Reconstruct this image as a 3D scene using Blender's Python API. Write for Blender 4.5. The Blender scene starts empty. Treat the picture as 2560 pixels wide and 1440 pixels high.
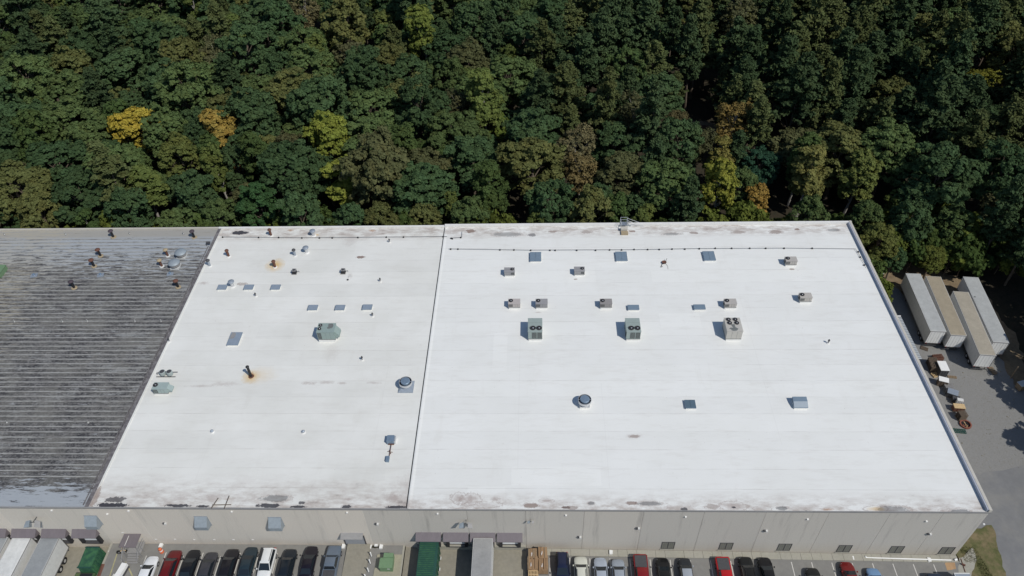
import bpy, math, random
import numpy as np
from mathutils import Vector, Matrix
random.seed(11); rng = np.random.default_rng(11)
R_ = math.radians
scene = bpy.context.scene

# ------------------------------------------------------------------ camera, light, exposure
cam_d = bpy.data.cameras.new("camera"); cam = bpy.data.objects.new("camera", cam_d)
scene.collection.objects.link(cam); scene.camera = cam
cam_d.sensor_width = 36.0; cam_d.lens = 36.0*1871.0/2560.0; cam_d.clip_start = 1; cam_d.clip_end = 3000
cam.matrix_world = Matrix([(0.999401, 0.005066, 0.03422, 17.0177), (0.021246, 0.690757, -0.722775, -50.297), (-0.0273, 0.723069, 0.690236, 97.0), (0, 0, 0, 1)])
world = bpy.data.worlds.new("World"); scene.world = world; world.use_nodes = True
wn = world.node_tree; bg = wn.nodes["Background"]
sky = wn.nodes.new("ShaderNodeTexSky"); sky.sky_type = 'NISHITA'; sky.sun_disc = False; sky.ozone_density = 2.4; sky.dust_density = .4
SUN_AZ, SUN_EL = -41.0, 50.5          # direction to the sun: degrees from +X, and above the horizon
sky.sun_elevation = R_(SUN_EL); sky.sun_rotation = R_(90-SUN_AZ)
wn.links.new(sky.outputs[0], bg.inputs[0]); bg.inputs[1].default_value = 0.085
sl = bpy.data.lights.new("sun", 'SUN'); sl.energy = 3.3; sl.angle = R_(0.5); sl.color = (1, .965, .90)
sun = bpy.data.objects.new("sun", sl); scene.collection.objects.link(sun)
sd = Vector((math.cos(R_(SUN_EL))*math.cos(R_(SUN_AZ)), math.cos(R_(SUN_EL))*math.sin(R_(SUN_AZ)), math.sin(R_(SUN_EL))))
sun.rotation_euler = sd.to_track_quat('Z', 'Y').to_euler(); sun.location = (60, -60, 120)
vs = scene.view_settings; vs.view_transform = 'Standard'; vs.look = 'None'; vs.gamma = 1; vs.use_curve_mapping = False
vs.exposure = -0.06
scene.cycles.use_denoising = True
scene.cycles.max_bounces = 6; scene.cycles.diffuse_bounces = 3

# ------------------------------------------------------------------ materials
def nd(nt, t, **k):
    n = nt.nodes.new(t)
    for a, b in k.items(): setattr(n, a, b)
    return n
def setv(nt, sock, v):
    if isinstance(v, bpy.types.NodeSocket): nt.links.new(v, sock)
    elif isinstance(v, (tuple, list)) and len(v) == 3 and sock.type == 'RGBA': sock.default_value = (*v, 1)
    else: sock.default_value = v
def math_(nt, op, a, b=None, c=None, clamp=False):
    n = nd(nt, 'ShaderNodeMath', operation=op, use_clamp=clamp)
    for i, v in enumerate((a, b, c)):
        if v is not None: setv(nt, n.inputs[i], v)
    return n.outputs[0]
def mix(nt, f, a, b, blend='MIX'):
    n = nd(nt, 'ShaderNodeMix', data_type='RGBA', blend_type=blend)
    setv(nt, n.inputs[0], f); setv(nt, n.inputs[6], a); setv(nt, n.inputs[7], b)
    return n.outputs[2]
def ramp(nt, v, a, b, lo=0., hi=1.):
    n = nd(nt, 'ShaderNodeMapRange'); n.clamp = True
    setv(nt, n.inputs[0], v)
    n.inputs[1].default_value = a; n.inputs[2].default_value = b; n.inputs[3].default_value = lo; n.inputs[4].default_value = hi
    return n.outputs[0]
def pos(nt, stretch=(1, 1, 1), obj=False, off=(0, 0, 0)):
    if obj: s = nd(nt, 'ShaderNodeTexCoord').outputs['Object']
    else: s = nd(nt, 'ShaderNodeNewGeometry').outputs['Position']
    m = nd(nt, 'ShaderNodeMapping'); nt.links.new(s, m.inputs[0]); m.inputs['Scale'].default_value = stretch
    m.inputs['Location'].default_value = off
    return m.outputs[0]
def noise(nt, vec, scale, detail=4., rough=.6):
    n = nd(nt, 'ShaderNodeTexNoise'); nt.links.new(vec, n.inputs['Vector'])
    n.inputs['Scale'].default_value = scale; n.inputs['Detail'].default_value = detail; n.inputs['Roughness'].default_value = rough
    return n.outputs[0]
def base(name, rough=.7, metal=0., spec=.3):
    m = bpy.data.materials.new(name); m.use_nodes = True; nt = m.node_tree; b = nt.nodes['Principled BSDF']
    b.inputs['Roughness'].default_value = rough; b.inputs['Metallic'].default_value = metal
    b.inputs['Specular IOR Level'].default_value = spec
    return m, nt, b
def bump_(nt, b, h, strength=.3, dist=.02):
    n = nd(nt, 'ShaderNodeBump'); n.inputs['Strength'].default_value = strength; n.inputs['Distance'].default_value = dist
    nt.links.new(h, n.inputs['Height']); nt.links.new(n.outputs[0], b.inputs['Normal'])
def M(name, col, rough=.7, var=.2, scale=1.5, metal=0., stretch=(1, 1, 1), tint=False, col2=None, spec=.3, bump=0., coat=0.):
    m, nt, b = base(name, rough, metal, spec)
    p = pos(nt, stretch); n1 = noise(nt, p, scale, 6, .65)
    if tint:
        c = nd(nt, 'ShaderNodeObjectInfo').outputs['Color']
    else:
        c = nd(nt, 'ShaderNodeRGB').outputs[0]; c.default_value = (*col, 1)
    if col2: c = mix(nt, ramp(nt, n1, .42, .62), c, (*col2, 1))
    n2 = noise(nt, pos(nt, stretch, off=(7, 3, 1)), scale*4.3, 4, .6)
    k = ramp(nt, math_(nt, 'ADD', math_(nt, 'MULTIPLY', n1, .6), math_(nt, 'MULTIPLY', n2, .4)), .3, .7, 1-var, 1+var)
    c = mix(nt, 1., c, nd_rgb(nt, k), 'MULTIPLY')
    nt.links.new(c, b.inputs['Base Color'])
    if bump: bump_(nt, b, n2, bump, .03)
    if coat: b.inputs['Coat Weight'].default_value = coat; b.inputs['Coat Roughness'].default_value = .08
    return m
def nd_rgb(nt, v):
    n = nd(nt, 'ShaderNodeCombineColor')
    for i in range(3): nt.links.new(v, n.inputs[i])
    return n.outputs[0]

MT = {}
MT['facade'] = M('painted_concrete_wall', (.43, .395, .345), .85, .14, .5, stretch=(1, 1, .25), bump=.2)
def facade_mat(name, ca, cb, streak=.6):
    m, nt, b = base(name, .88)
    oi = nd(nt, 'ShaderNodeObjectInfo').outputs['Random']
    c = mix(nt, oi, ca, cb)
    p = pos(nt, (1, 1, .07)); s1 = noise(nt, p, .75, 6, .75)
    c = mix(nt, ramp(nt, s1, .54, .74, 0, streak), c, (.20, .19, .18, 1))
    z = nd(nt, 'ShaderNodeSeparateXYZ'); nt.links.new(pos(nt), z.inputs[0])
    low = ramp(nt, z.outputs[2], 1.2, -1.6)
    c = mix(nt, math_(nt, 'MULTIPLY', low, .35), c, (.42, .35, .25, 1))
    n2 = noise(nt, pos(nt), 6, 5, .7)
    c = mix(nt, 1., c, nd_rgb(nt, ramp(nt, n2, .3, .7, .90, 1.08)), 'MULTIPLY')
    nt.links.new(c, b.inputs['Base Color']); bump_(nt, b, n2, .25, .02)
    return m
MT['panel'] = facade_mat('tilt_up_concrete', (.56, .525, .47, 1), (.515, .49, .445, 1), .5)
MT['panel_warm'] = facade_mat('tilt_up_concrete_warm', (.68, .62, .54, 1), (.61, .57, .505, 1), .28)

def roof_mat(name, col, blobs, dirt, vseams, dirt_y=(3.2, 54.)):
    """white membrane: faint laps every 3.05 m, dirt along the low edges, stains and rust blooms where the photograph has them"""
    m, nt, b = base(name, .55, 0, .25)
    P0 = pos(nt); sp = nd(nt, 'ShaderNodeSeparateXYZ'); nt.links.new(P0, sp.inputs[0]); X, Y = sp.outputs[0], sp.outputs[1]
    nb = noise(nt, P0, .12, 4, .6); nm = noise(nt, P0, 1.1, 6, .7); nf = noise(nt, P0, 3.4, 5, .7)
    c = mix(nt, ramp(nt, nb, .35, .65), (*col, 1), (*dirt, 1))
    c = mix(nt, ramp(nt, noise(nt, pos(nt, (.35, 1.6, 1)), .8, 6, .7), .50, .72, 0, .22), c, (.55, .52, .47, 1))
    c = mix(nt, 1., c, nd_rgb(nt, ramp(nt, nd(nt, 'ShaderNodeObjectInfo').outputs['Random'], 0, 1, .965, 1.02)), 'MULTIPLY')
    sp_ = noise(nt, pos(nt, off=(9, 2, 0)), 2.6, 3, .5)
    c = mix(nt, ramp(nt, sp_, .72, .76, 0, .35), c, (.40, .36, .32, 1))
    wr = noise(nt, pos(nt, (1, .25, 1), off=(1, 8, 0)), .5, 5, .7)
    c = mix(nt, ramp(nt, wr, .58, .70, 0, .09), c, (.50, .46, .40, 1))
    # laps
    fr = math_(nt, 'FRACT', math_(nt, 'DIVIDE', Y, 3.0526)); e = math_(nt, 'MINIMUM', fr, math_(nt, 'SUBTRACT', 1., fr))
    brk = ramp(nt, noise(nt, pos(nt, (.5, 3, 1), off=(5, 5, 5)), .55, 4, .6), .42, .62)
    lap = math_(nt, 'MULTIPLY', ramp(nt, e, .022, .010), brk)
    for sx, y0, y1 in vseams:
        d = math_(nt, 'ABSOLUTE', math_(nt, 'SUBTRACT', X, sx))
        v = ramp(nt, d, .07, .03)
        w = math_(nt, 'MULTIPLY', math_(nt, 'GREATER_THAN', Y, y0), math_(nt, 'LESS_THAN', Y, y1))
        lap = math_(nt, 'MAXIMUM', lap, math_(nt, 'MULTIPLY', math_(nt, 'MULTIPLY', v, w), .28))
    c = mix(nt, math_(nt, 'MULTIPLY', lap, .30), c, (.40, .38, .36, 1))
    # dirt at the low edges
    edge = math_(nt, 'MAXIMUM', ramp(nt, Y, dirt_y[0], .3), ramp(nt, Y, dirt_y[1], dirt_y[1]+2.2))
    nd1 = noise(nt, pos(nt, (.45, 1.2, 1), off=(3, 0, 0)), .9, 7, .72)
    c = mix(nt, math_(nt, 'MULTIPLY', edge, ramp(nt, nd1, .40, .62, 0, .8)), c, (.40, .34, .30, 1))
    c = mix(nt, math_(nt, 'MULTIPLY', edge, ramp(nt, nd1, .64, .70, 0, .6)), c, (.16, .14, .14, 1))
    # named stains: x, y, rx, ry, colour, strength, ring
    warp = math_(nt, 'MULTIPLY', math_(nt, 'SUBTRACT', math_(nt, 'ADD', nm, math_(nt, 'MULTIPLY', nf, .8)), .9), 3.0)
    for (bx, by, rx, ry, kc, st, ring) in blobs:
        dx = math_(nt, 'DIVIDE', math_(nt, 'SUBTRACT', X, bx), rx); dy = math_(nt, 'DIVIDE', math_(nt, 'SUBTRACT', Y, by), ry)
        d = math_(nt, 'SQRT', math_(nt, 'ADD', math_(nt, 'MULTIPLY', dx, dx), math_(nt, 'MULTIPLY', dy, dy)))
        d = math_(nt, 'ADD', d, math_(nt, 'MULTIPLY', warp, .25 if kc == 'rust' else .46 if ring else .6))
        colr = dict(dark=(.035, .035, .045, 1), brown=(.24, .17, .14, 1), pale=(.42, .36, .33, 1), rust=(.66, .47, .22, 1), deeprust=(.36, .16, .06, 1))[kc]
        f = ramp(nt, d, 1.0, .88 if kc in ('dark', 'brown') else .2, 0, st)
        c = mix(nt, f, c, colr)
        if ring:
            rr = math_(nt, 'ABSOLUTE', math_(nt, 'SUBTRACT', d, 1.12))
            c = mix(nt, ramp(nt, rr, .13, .04, 0, .5), c, (.34, .27, .24, 1))
    nt.links.new(c, b.inputs['Base Color']); bump_(nt, b, nf, .12, .02)
    return m
def blob(px, py, rx, ry, k, st=.8, ring=False): return (px, py, rx, ry, k, st, ring)
blobs_l = [blob(-25.66, 22.49, 3.2, 2.0, 'rust', .28), blob(-30.30, 20.77, 2.6, .5, 'pale', .4), blob(-34.17, 20.39, 2.4, .3, 'pale', .5), blob(-0.55, 2.34, 2.5, 3.0, 'pale', .3), blob(-29.56, 47.71, 1.9, 1.9, 'rust', .95), blob(-26.81, 22.17, 1.6, 1.6, 'rust', .8), blob(-26.90, 22.49, .5, .6, 'deeprust', .8),
  blob(-38.52, 56.85, 1.5, .55, 'dark', .95, True), blob(-14.72, 49.72, .85, .35, 'brown', .9), blob(-13.72, 57.14, .8, .45, 'deeprust', .8), blob(-29.07, 57.44, .6, .35, 'deeprust', .6),
  blob(-24.17, 56.10, 1.0, .5, 'rust', .7), blob(-17.78, 20.99, 1.4, .4, 'pale', .6), blob(-15.05, 21.07, 1.6, .35, 'pale', .5), blob(-12.58, 20.91, 1.1, .3, 'pale', .55), blob(-7.72, 20.98, 1.2, .3, 'pale', .5), blob(-15.82, 36.45, .8, .25, 'brown', .6),
  blob(-40.92, 43.14, 1.1, .5, 'pale', .6), blob(-34.15, 42.88, .9, .4, 'brown', .5), blob(-17.31, 54.52, 1.6, 2.2, 'pale', .35), blob(-39.42, 0.31, 2.2, .32, 'dark', .95),
  blob(-39.33, 1.14, 1.4, .42, 'dark', .75), blob(-30.54, 0.30, 1.7, .22, 'dark', .9), blob(-27.30, 0.20, .9, .2, 'dark', .9), blob(-18.54, 0.36, 1.5, .35, 'dark', .9), blob(-17.75, 1.42, 1.9, .5, 'dark', .55, True),
  blob(-26.14, 1.62, 1.8, .6, 'pale', .6), blob(-30.68, 1.48, 1.4, .5, 'pale', .5), blob(-14.52, 0.21, 1.0, .2, 'dark', .9), blob(-8.13, 0.24, .6, .3, 'dark', .9, True), blob(-8.28, 1.35, .8, .3, 'pale', .8),
  blob(-2.31, 1.56, 1.5, .8, 'pale', .8), blob(-1.60, 0.22, 1.3, .25, 'dark', .9), blob(-14.13, 0.80, .5, .25, 'dark', .8), blob(-42.14, 1.36, .5, 1.5, 'brown', .6), blob(-15.63, 44.77, .5, 1.0, 'pale', .5), blob(-15.34, 27.18, 1.6, 2.2, 'pale', .22)]
blobs_r = [blob(4.65, 56.80, .9, .5, 'brown', .85), blob(11.63, 55.79, 2.6, .6, 'dark', .45, True), blob(16.04, 55.51, .8, .45, 'dark', .6), blob(19.86, 56.50, .8, .3, 'brown', .6), blob(26.01, 56.31, 1.0, .4, 'brown', .6, True),
  blob(34.35, 56.44, .7, .3, 'brown', .8), blob(41.51, 55.55, 1.6, .35, 'dark', .45, True), blob(45.53, 55.85, .8, .35, 'brown', .7), blob(53.49, 55.98, 1.2, .4, 'brown', .6, True), blob(60.30, 55.90, 1.3, .5, 'brown', .7, True), blob(64.22, 56.65, .5, .25, 'brown', .9),
  blob(70.81, 56.34, 1.2, .35, 'dark', .5, True), blob(6.68, 1.55, 1.1, .8, 'pale', .9, True), blob(8.16, 1.44, 1.2, .8, 'pale', .8, True), blob(11.42, 1.40, .9, .5, 'pale', .8), blob(9.52, 0.63, 2.4, .4, 'pale', .45, True),
  blob(15.94, 0.55, .9, .35, 'brown', .8, True), blob(17.97, 1.26, .9, .3, 'pale', .9, True), blob(20.65, 0.29, .5, .2, 'dark', .8), blob(21.22, 0.29, 1.0, .3, 'brown', .6), blob(23.79, 0.94, .5, .25, 'dark', .6, True),
  blob(29.12, 0.97, .7, .25, 'brown', .8, True), blob(31.44, 0.92, 1.7, .3, 'dark', .55, True), blob(33.59, 0.42, 1.0, .4, 'pale', .9), blob(35.76, 0.14, .5, .3, 'dark', .8), blob(39.34, 0.50, 1.0, .4, 'brown', .5), blob(42.06, 0.58, 1.6, .7, 'pale', .6, True), blob(42.14, 0.46, .25, .15, 'dark', .9),
  blob(48.22, 0.33, .7, .3, 'dark', .6, True), blob(45.68, 0.31, 1.2, .3, 'pale', .4, True), blob(51.08, -0.17, .35, .22, 'dark', .9), blob(54.00, 0.19, .9, .22, 'deeprust', .6), blob(60.10, 0.33, 1.4, .4, 'rust', .7, True), blob(62.29, 0.12, 2.0, .65, 'dark', .5, True),
  blob(65.76, -0.36, .35, .25, 'dark', .9, True), blob(68.43, 0.10, .6, .25, 'pale', .9, True), blob(70.51, 0.05, 1.2, .3, 'dark', .6, True), blob(30.44, 11.37, .7, .25, 'brown', .7, True), blob(30.44, 11.37, 1.3, .5, 'pale', .4), blob(23.60, 43.64, .4, .2, 'brown', .6), blob(17.19, 35.71, .8, .2, 'pale', .6), blob(60.70, 45.86, .45, .2, 'brown', .7)]
MT['white_l'] = roof_mat('white_membrane_aged', (.70, .695, .65), blobs_l, (.765, .76, .72), [(-29.5, 4, 14), (-6.0, 8, 25)], (5.5, 54.))
MT['white_r'] = roof_mat('white_membrane', (.77, .77, .735), blobs_r, (.80, .80, .77), [(14.2, 6, 34), (26.4, 3, 21), (50.5, 10, 40)], (2.9, 54.3))

def ribbed_mat():
    m, nt, b = base('weathered_black_roof', .85)
    P0 = pos(nt); sp = nd(nt, 'ShaderNodeSeparateXYZ'); nt.links.new(P0, sp.inputs[0]); Y = sp.outputs[1]; X = sp.outputs[0]
    n1 = noise(nt, pos(nt, (.22, 1.5, 1)), 1.5, 8, .75); n2 = noise(nt, P0, .22, 5, .6); n3 = noise(nt, pos(nt, (.6, 1, 1), off=(4, 1, 0)), 5, 5, .75)
    c = mix(nt, ramp(nt, math_(nt, 'ADD', n3, math_(nt, 'MULTIPLY', math_(nt, 'SUBTRACT', n1, .5), .8)), .40, .66), (.035, .035, .04, 1), (.21, .205, .20, 1))
    c = mix(nt, ramp(nt, n2, .42, .62, 0, .5), c, (.22, .215, .195, 1))
    c = mix(nt, ramp(nt, math_(nt, 'ADD', noise(nt, pos(nt, (.16, .5, 1), off=(2, 6, 0)), .8, 6, .7), math_(nt, 'MULTIPLY', n3, .25)), .68, .80, 0, .6), c, (.33, .34, .34, 1))
    # the old grey coating still shows at the front and back ends
    end = math_(nt, 'MAXIMUM', ramp(nt, Y, 5.2, 1.2), ramp(nt, Y, 42., 54.))
    c = mix(nt, ramp(nt, math_(nt, 'ADD', n1, math_(nt, 'MULTIPLY', end, .24)), .61, .66, 0, .85), c, (.38, .41, .44, 1))
    c = mix(nt, math_(nt, 'MULTIPLY', ramp(nt, Y, 55.3, 56.2), .8), c, (.33, .31, .27, 1))
    c = mix(nt, ramp(nt, math_(nt, 'ADD', n1, math_(nt, 'MULTIPLY', ramp(nt, X, -62, -74), .2)), .64, .74, 0, .5), c, (.40, .36, .27, 1))
    nt.links.new(c, b.inputs['Base Color']); bump_(nt, b, n3, .5, .04)
    return m
MT['ribbed'] = ribbed_mat()
MT['caulk'] = M('joint_sealant', (.60, .57, .52), .8, .1, 2)
MT['rib'] = M('rib_cap', (.40, .40, .385), .8, .6, 1.3, stretch=(.3, 1.5, 1), col2=(.17, .165, .16))
MT['joint'] = M('tar_joint', (.13, .12, .125), .85, .35, 1.6, col2=(.19, .18, .18))
MT['coping'] = M('grey_metal_coping', (.27, .265, .26), .6, .15, 1.2, stretch=(.3, 1, 1))
MT['coping_beige'] = M('beige_coping', (.52, .49, .43), .6, .12, 1.2, stretch=(.3, 1, 1))
MT['coping_white'] = M('white_coping', (.76, .75, .72), .5, .08, 1.0)
MT['parapet_in'] = M('parapet_flashing', (.42, .44, .50), .5, .12, 1.0)
MT['asphalt'] = M('worn_concrete_apron', (.225, .22, .205), .92, .17, .35, col2=(.195, .19, .18), bump=.3)
MT['pad'] = M('pad_concrete', (.33, .31, .235), .9, .15, 1)
MT['pit'] = M('stained_dock_apron', (.28, .26, .21), .92, .22, .5, col2=(.235, .22, .18), bump=.3)
MT['road'] = M('asphalt_drive', (.193, .195, .198), .92, .14, .25, col2=(.208, .206, .198), bump=.25)
MT['gravel'] = M('gravel', (.24, .236, .224), .95, .22, 1.3, col2=(.212, .21, .203), bump=.6)
MT['strip'] = M('mossy_concrete', (.24, .22, .165), .92, .22, .5, col2=(.165, .15, .11), bump=.3)
MT['side'] = M('sidewalk', (.36, .345, .295), .9, .16, .8, col2=(.31, .30, .25), bump=.2)
MT['dirt'] = M('dry_dirt', (.25, .19, .12), .95, .3, .7, col2=(.15, .11, .07), bump=.6)
MT['litter'] = M('leaf_litter', (.045, .035, .022), .95, .45, .8, col2=(.02, .02, .012), bump=.6)
MT['grassy'] = M('dry_grass', (.11, .115, .045), .95, .35, .6, col2=(.17, .135, .075), bump=.5)
MT['blade'] = M('grass_blade', (.10, .12, .035), .9, .4, .8, col2=(.22, .18, .09))
MT['orange_dirt'] = M('clay_stain', (.42, .27, .15), .95, .2, 1.0)
MT['line'] = M('worn_white_paint', (.62, .60, .56), .8, .25, 3)
MT['yline'] = M('faded_yellow_paint', (.38, .35, .19), .85, .3, 3)
MT['white'] = M('white_paint', (.78, .78, .76), .45, .06, 2)
MT['offwhite'] = M('offwhite_paint', (.62, .62, .60), .55, .12, 2)
MT['glassroof3'] = M('skylight_glazing_pale', (.25, .30, .36), .35, .12, 2, spec=.5)
MT['glassroof'] = M('skylight_glazing', (.18, .24, .30), .30, .10, 2, spec=.5)
MT['glassroof2'] = M('skylight_glazing_dark', (.10, .15, .19), .30, .12, 2, spec=.5)
MT['galv'] = M('galvanised_steel', (.34, .38, .43), .38, .2, 2.5, metal=.35)
MT['galv_blue'] = M('sky_lit_steel', (.20, .27, .35), .4, .2, 2.5, metal=.25)  # steel with the blue of the sky painted into its base colour
MT['hood'] = M('dull_blue_grey_steel', (.28, .32, .35), .5, .15, 2.5, metal=.1)
MT['silver'] = M('silver_metal', (.62, .63, .64), .32, .15, 3, metal=.6)
MT['rtu'] = M('unit_casing', (1, 1, 1), .55, .10, 2.5, tint=True)
MT['rtu_dk'] = M('unit_grime', (.16, .17, .165), .7, .3, 4)
MT['coil'] = M('coil_guard', (.085, .09, .09), .6, .35, 12, stretch=(4, 1, .6))
MT['black'] = M('black_metal', (.022, .022, .025), .5, .3, 5)
MT['darkgrey'] = M('dark_grey_metal', (.07, .07, .075), .6, .3, 5)
MT['rustmetal'] = M('rusty_metal', (.17, .075, .05), .85, .4, 6, col2=(.09, .05, .04))
MT['tan'] = M('tan_sealant', (.36, .29, .19), .85, .3, 6)
MT['purple'] = M('oxidised_metal', (.07, .055, .065), .7, .3, 6)
MT['canopy'] = M('brown_canopy_metal', (.165, .145, .155), .55, .12, 2, stretch=(1, .2, 1))
MT['slat'] = M('pale_corrugated_metal', (.42, .45, .47), .5, .1, 3)
MT['rubber'] = M('black_rubber', (.03, .03, .032), .8, .3, 4)
MT['doorwhite'] = M('dock_door_white', (.72, .74, .76), .5, .06, 2)
MT['doorgrey'] = M('roller_door_grey', (.27, .29, .32), .5, .08, 2)
MT['wood'] = M('weathered_wood', (.27, .20, .13), .9, .35, 4, stretch=(1, 4, 1))
MT['wood_lt'] = M('fresh_wood', (.55, .40, .22), .85, .25, 4)
MT['wood_dk'] = M('old_wood', (.13, .10, .075), .9, .35, 4)
MT['paint'] = M('vehicle_paint', (1, 1, 1), .32, .04, 2, tint=True, coat=.5)
MT['matte'] = M('coloured_panel', (1, 1, 1), .6, .16, .9, tint=True)
MT['glass'] = M('tinted_glass', (.016, .022, .028), .08, .1, 2, spec=.6)
MT['tyre'] = M('tyre_rubber', (.018, .018, .018), .85, .2, 5)
MT['rim'] = M('wheel_alloy', (.45, .45, .47), .3, .1, 5, metal=.7)
MT['lamp'] = M('clear_lamp', (.55, .57, .6), .15, .1, 5)
MT['pink'] = M('pink_print', (.50, .05, .13), .5, .1, 3)
MT['redlamp'] = M('red_lamp', (.35, .02, .02), .2, .1, 5)
MT['green'] = M('green_paint', (.028, .088, .055), .55, .2, 1.5, col2=(.045, .13, .06))
MT['green_olive'] = M('faded_green_paint', (.06, .11, .05), .6, .25, 1.0, col2=(.10, .12, .05))
MT['green_dk'] = M('dark_green_paint', (.022, .075, .06), .6, .15, 2)
MT['green_lt'] = M('transformer_green', (.155, .25, .14), .55, .12, 3)
MT['card'] = M('cardboard', (.36, .24, .14), .9, .4, 7, stretch=(5, 1, 1), col2=(.24, .15, .085))
MT['wrap'] = M('plastic_wrap', (.55, .50, .46), .4, .2, 5)
MT['orange'] = M('orange_plastic', (.65, .16, .07), .6, .1, 4)
MT['bark'] = M('tree_bark', (.13, .105, .08), .95, .4, 4, stretch=(1, 1, .3))
MT['palebark'] = M('pale_bark', (.32, .30, .27), .95, .3, 4, stretch=(1, 1, .3))
MT['brick'] = M('red_clay', (.26, .10, .07), .9, .3, 4)
MT['win'] = M('old_window_pane', (.19, .185, .155), .35, .18, 3)
def leaf_mat(name, trans=.34):
    m = bpy.data.materials.new(name); m.use_nodes = True; nt = m.node_tree
    for n in list(nt.nodes):
        if n.type == 'BSDF_PRINCIPLED': nt.nodes.remove(n)
    out = [n for n in nt.nodes if n.type == 'OUTPUT_MATERIAL'][0]
    oi = nd(nt, 'ShaderNodeObjectInfo'); at = nd(nt, 'ShaderNodeAttribute', attribute_name='tint')
    c = oi.outputs['Color']
    hs = nd(nt, 'ShaderNodeHueSaturation')
    nt.links.new(c, hs.inputs['Color'])
    nt.links.new(ramp(nt, oi.outputs['Random'], 0, 1, .494, .506), hs.inputs['Hue'])
    nt.links.new(ramp(nt, at.outputs['Fac'], 0, 1, .96, 1.46), hs.inputs['Value'])
    n = noise(nt, pos(nt), .45, 3, .6)
    c = mix(nt, ramp(nt, n, .45, .72, 0, .22), hs.outputs[0], mix(nt, 1., hs.outputs[0], (1.55, 1.0, .6, 1), 'MULTIPLY'))
    d = nd(nt, 'ShaderNodeBsdfDiffuse'); t = nd(nt, 'ShaderNodeBsdfTranslucent'); x = nd(nt, 'ShaderNodeMixShader')
    nt.links.new(c, d.inputs[0]); nt.links.new(c, t.inputs[0]); x.inputs[0].default_value = trans
    nt.links.new(d.outputs[0], x.inputs[1]); nt.links.new(t.outputs[0], x.inputs[2]); nt.links.new(x.outputs[0], out.inputs[0])
    return m
MT['leaf'] = leaf_mat('leaves'); MT['needle'] = leaf_mat('needles', .08)

# ------------------------------------------------------------------ mesh helpers
class MB:
    def __init__(s): s.v = []; s.f = []
    def add(s, vs, fs):
        o = len(s.v); s.v += [tuple(v) for v in vs]; s.f += [tuple(i+o for i in f) for f in fs]; return s
    def box(s, x0, x1, y0, y1, z0, z1, rot=0., c=None):
        vs = [(x, y, z) for z in (z0, z1) for y in (y0, y1) for x in (x0, x1)]
        if rot:
            cx, cy = c if c else ((x0+x1)/2, (y0+y1)/2); ca, sa = math.cos(rot), math.sin(rot)
            vs = [(cx+(x-cx)*ca-(y-cy)*sa, cy+(x-cx)*sa+(y-cy)*ca, z) for x, y, z in vs]
        return s.add(vs, [(0, 2, 3, 1), (4, 5, 7, 6), (0, 1, 5, 4), (2, 6, 7, 3), (0, 4, 6, 2), (1, 3, 7, 5)])
    def quad(s, a, b, c, d): return s.add([a, b, c, d], [(0, 1, 2, 3)])
    def poly(s, pts, z0, z1):
        n = len(pts)
        vs = [(x, y, z0) for x, y in pts]+[(x, y, z1) for x, y in pts]
        return s.add(vs, [tuple(reversed(range(n))), tuple(range(n, 2*n))]+[(i, (i+1) % n, n+(i+1) % n, n+i) for i in range(n)])
    def lathe(s, prof, seg=16, c=(0, 0), cap=True):
        n = len(prof); vs = []; fs = []
        for r, z in prof:
            for k in range(seg):
                a = 2*math.pi*k/seg; vs.append((c[0]+r*math.cos(a), c[1]+r*math.sin(a), z))
        for i in range(n-1):
            for k in range(seg):
                fs.append((i*seg+k, i*seg+(k+1) % seg, (i+1)*seg+(k+1) % seg, (i+1)*seg+k))
        if cap: fs.append(tuple((n-1)*seg+k for k in range(seg))); fs.append(tuple(reversed(range(seg))))
        return s.add(vs, fs)
    def tube(s, a, b, r0, r1=None, seg=8):
        a, b = Vector(a), Vector(b); r1 = r0 if r1 is None else r1; d = (b-a).normalized()
        u = d.orthogonal().normalized(); w = d.cross(u); vs = []
        for p, r in ((a, r0), (b, r1)):
            for k in range(seg):
                t = 2*math.pi*k/seg; vs.append(p+(u*math.cos(t)+w*math.sin(t))*r)
        return s.add(vs, [(k, (k+1) % seg, seg+(k+1) % seg, seg+k) for k in range(seg)]+[tuple(reversed(range(seg))), tuple(range(seg, 2*seg))])
    def mesh(s, name, m, smooth=False):
        me = bpy.data.meshes.new(name); me.from_pydata(s.v, [], s.f); me.update()
        me.materials.append(MT[m] if isinstance(m, str) else m)
        if smooth:
            me.polygons.foreach_set('use_smooth', [True]*len(me.polygons))
            try: me.set_sharp_from_angle(angle=R_(38))
            except Exception: pass
        return me
def box(*a, **k): return MB().box(*a, **k)
COL = scene.collection
def link(name, me, parent=None, loc=(0, 0, 0), rz=0., sc=None, color=None, kind=None):
    o = bpy.data.objects.new(name, me); COL.objects.link(o); o.location = loc; o.rotation_euler = (0, 0, rz)
    if sc: o.scale = sc if isinstance(sc, tuple) else (sc, sc, sc)
    if parent: o.parent = parent
    if color: o.color = (*color, 1)
    if kind: o['kind'] = kind
    return o
def tag(o, label, cat, group=None):
    o['label'] = label; o['category'] = cat
    if group: o['group'] = group
    return o
def struct(name, me, loc=(0, 0, 0), parent=None):
    o = link(name, me, parent, loc)
    if not parent: o['kind'] = 'structure'
    return o
# a kit is a list of (name, mesh, index of parent part or None); spawn() makes one thing of it
def spawn(kit, name, label, cat, loc, rz=0., sc=None, color=None, group=None):
    root = link(name, None, None, loc, rz, sc); root.empty_display_size = .3
    tag(root, label, cat, group); made = []
    for (n, me, p) in kit:
        made.append(link(n, me, root if p is None else made[p], color=color))
    return root

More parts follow.
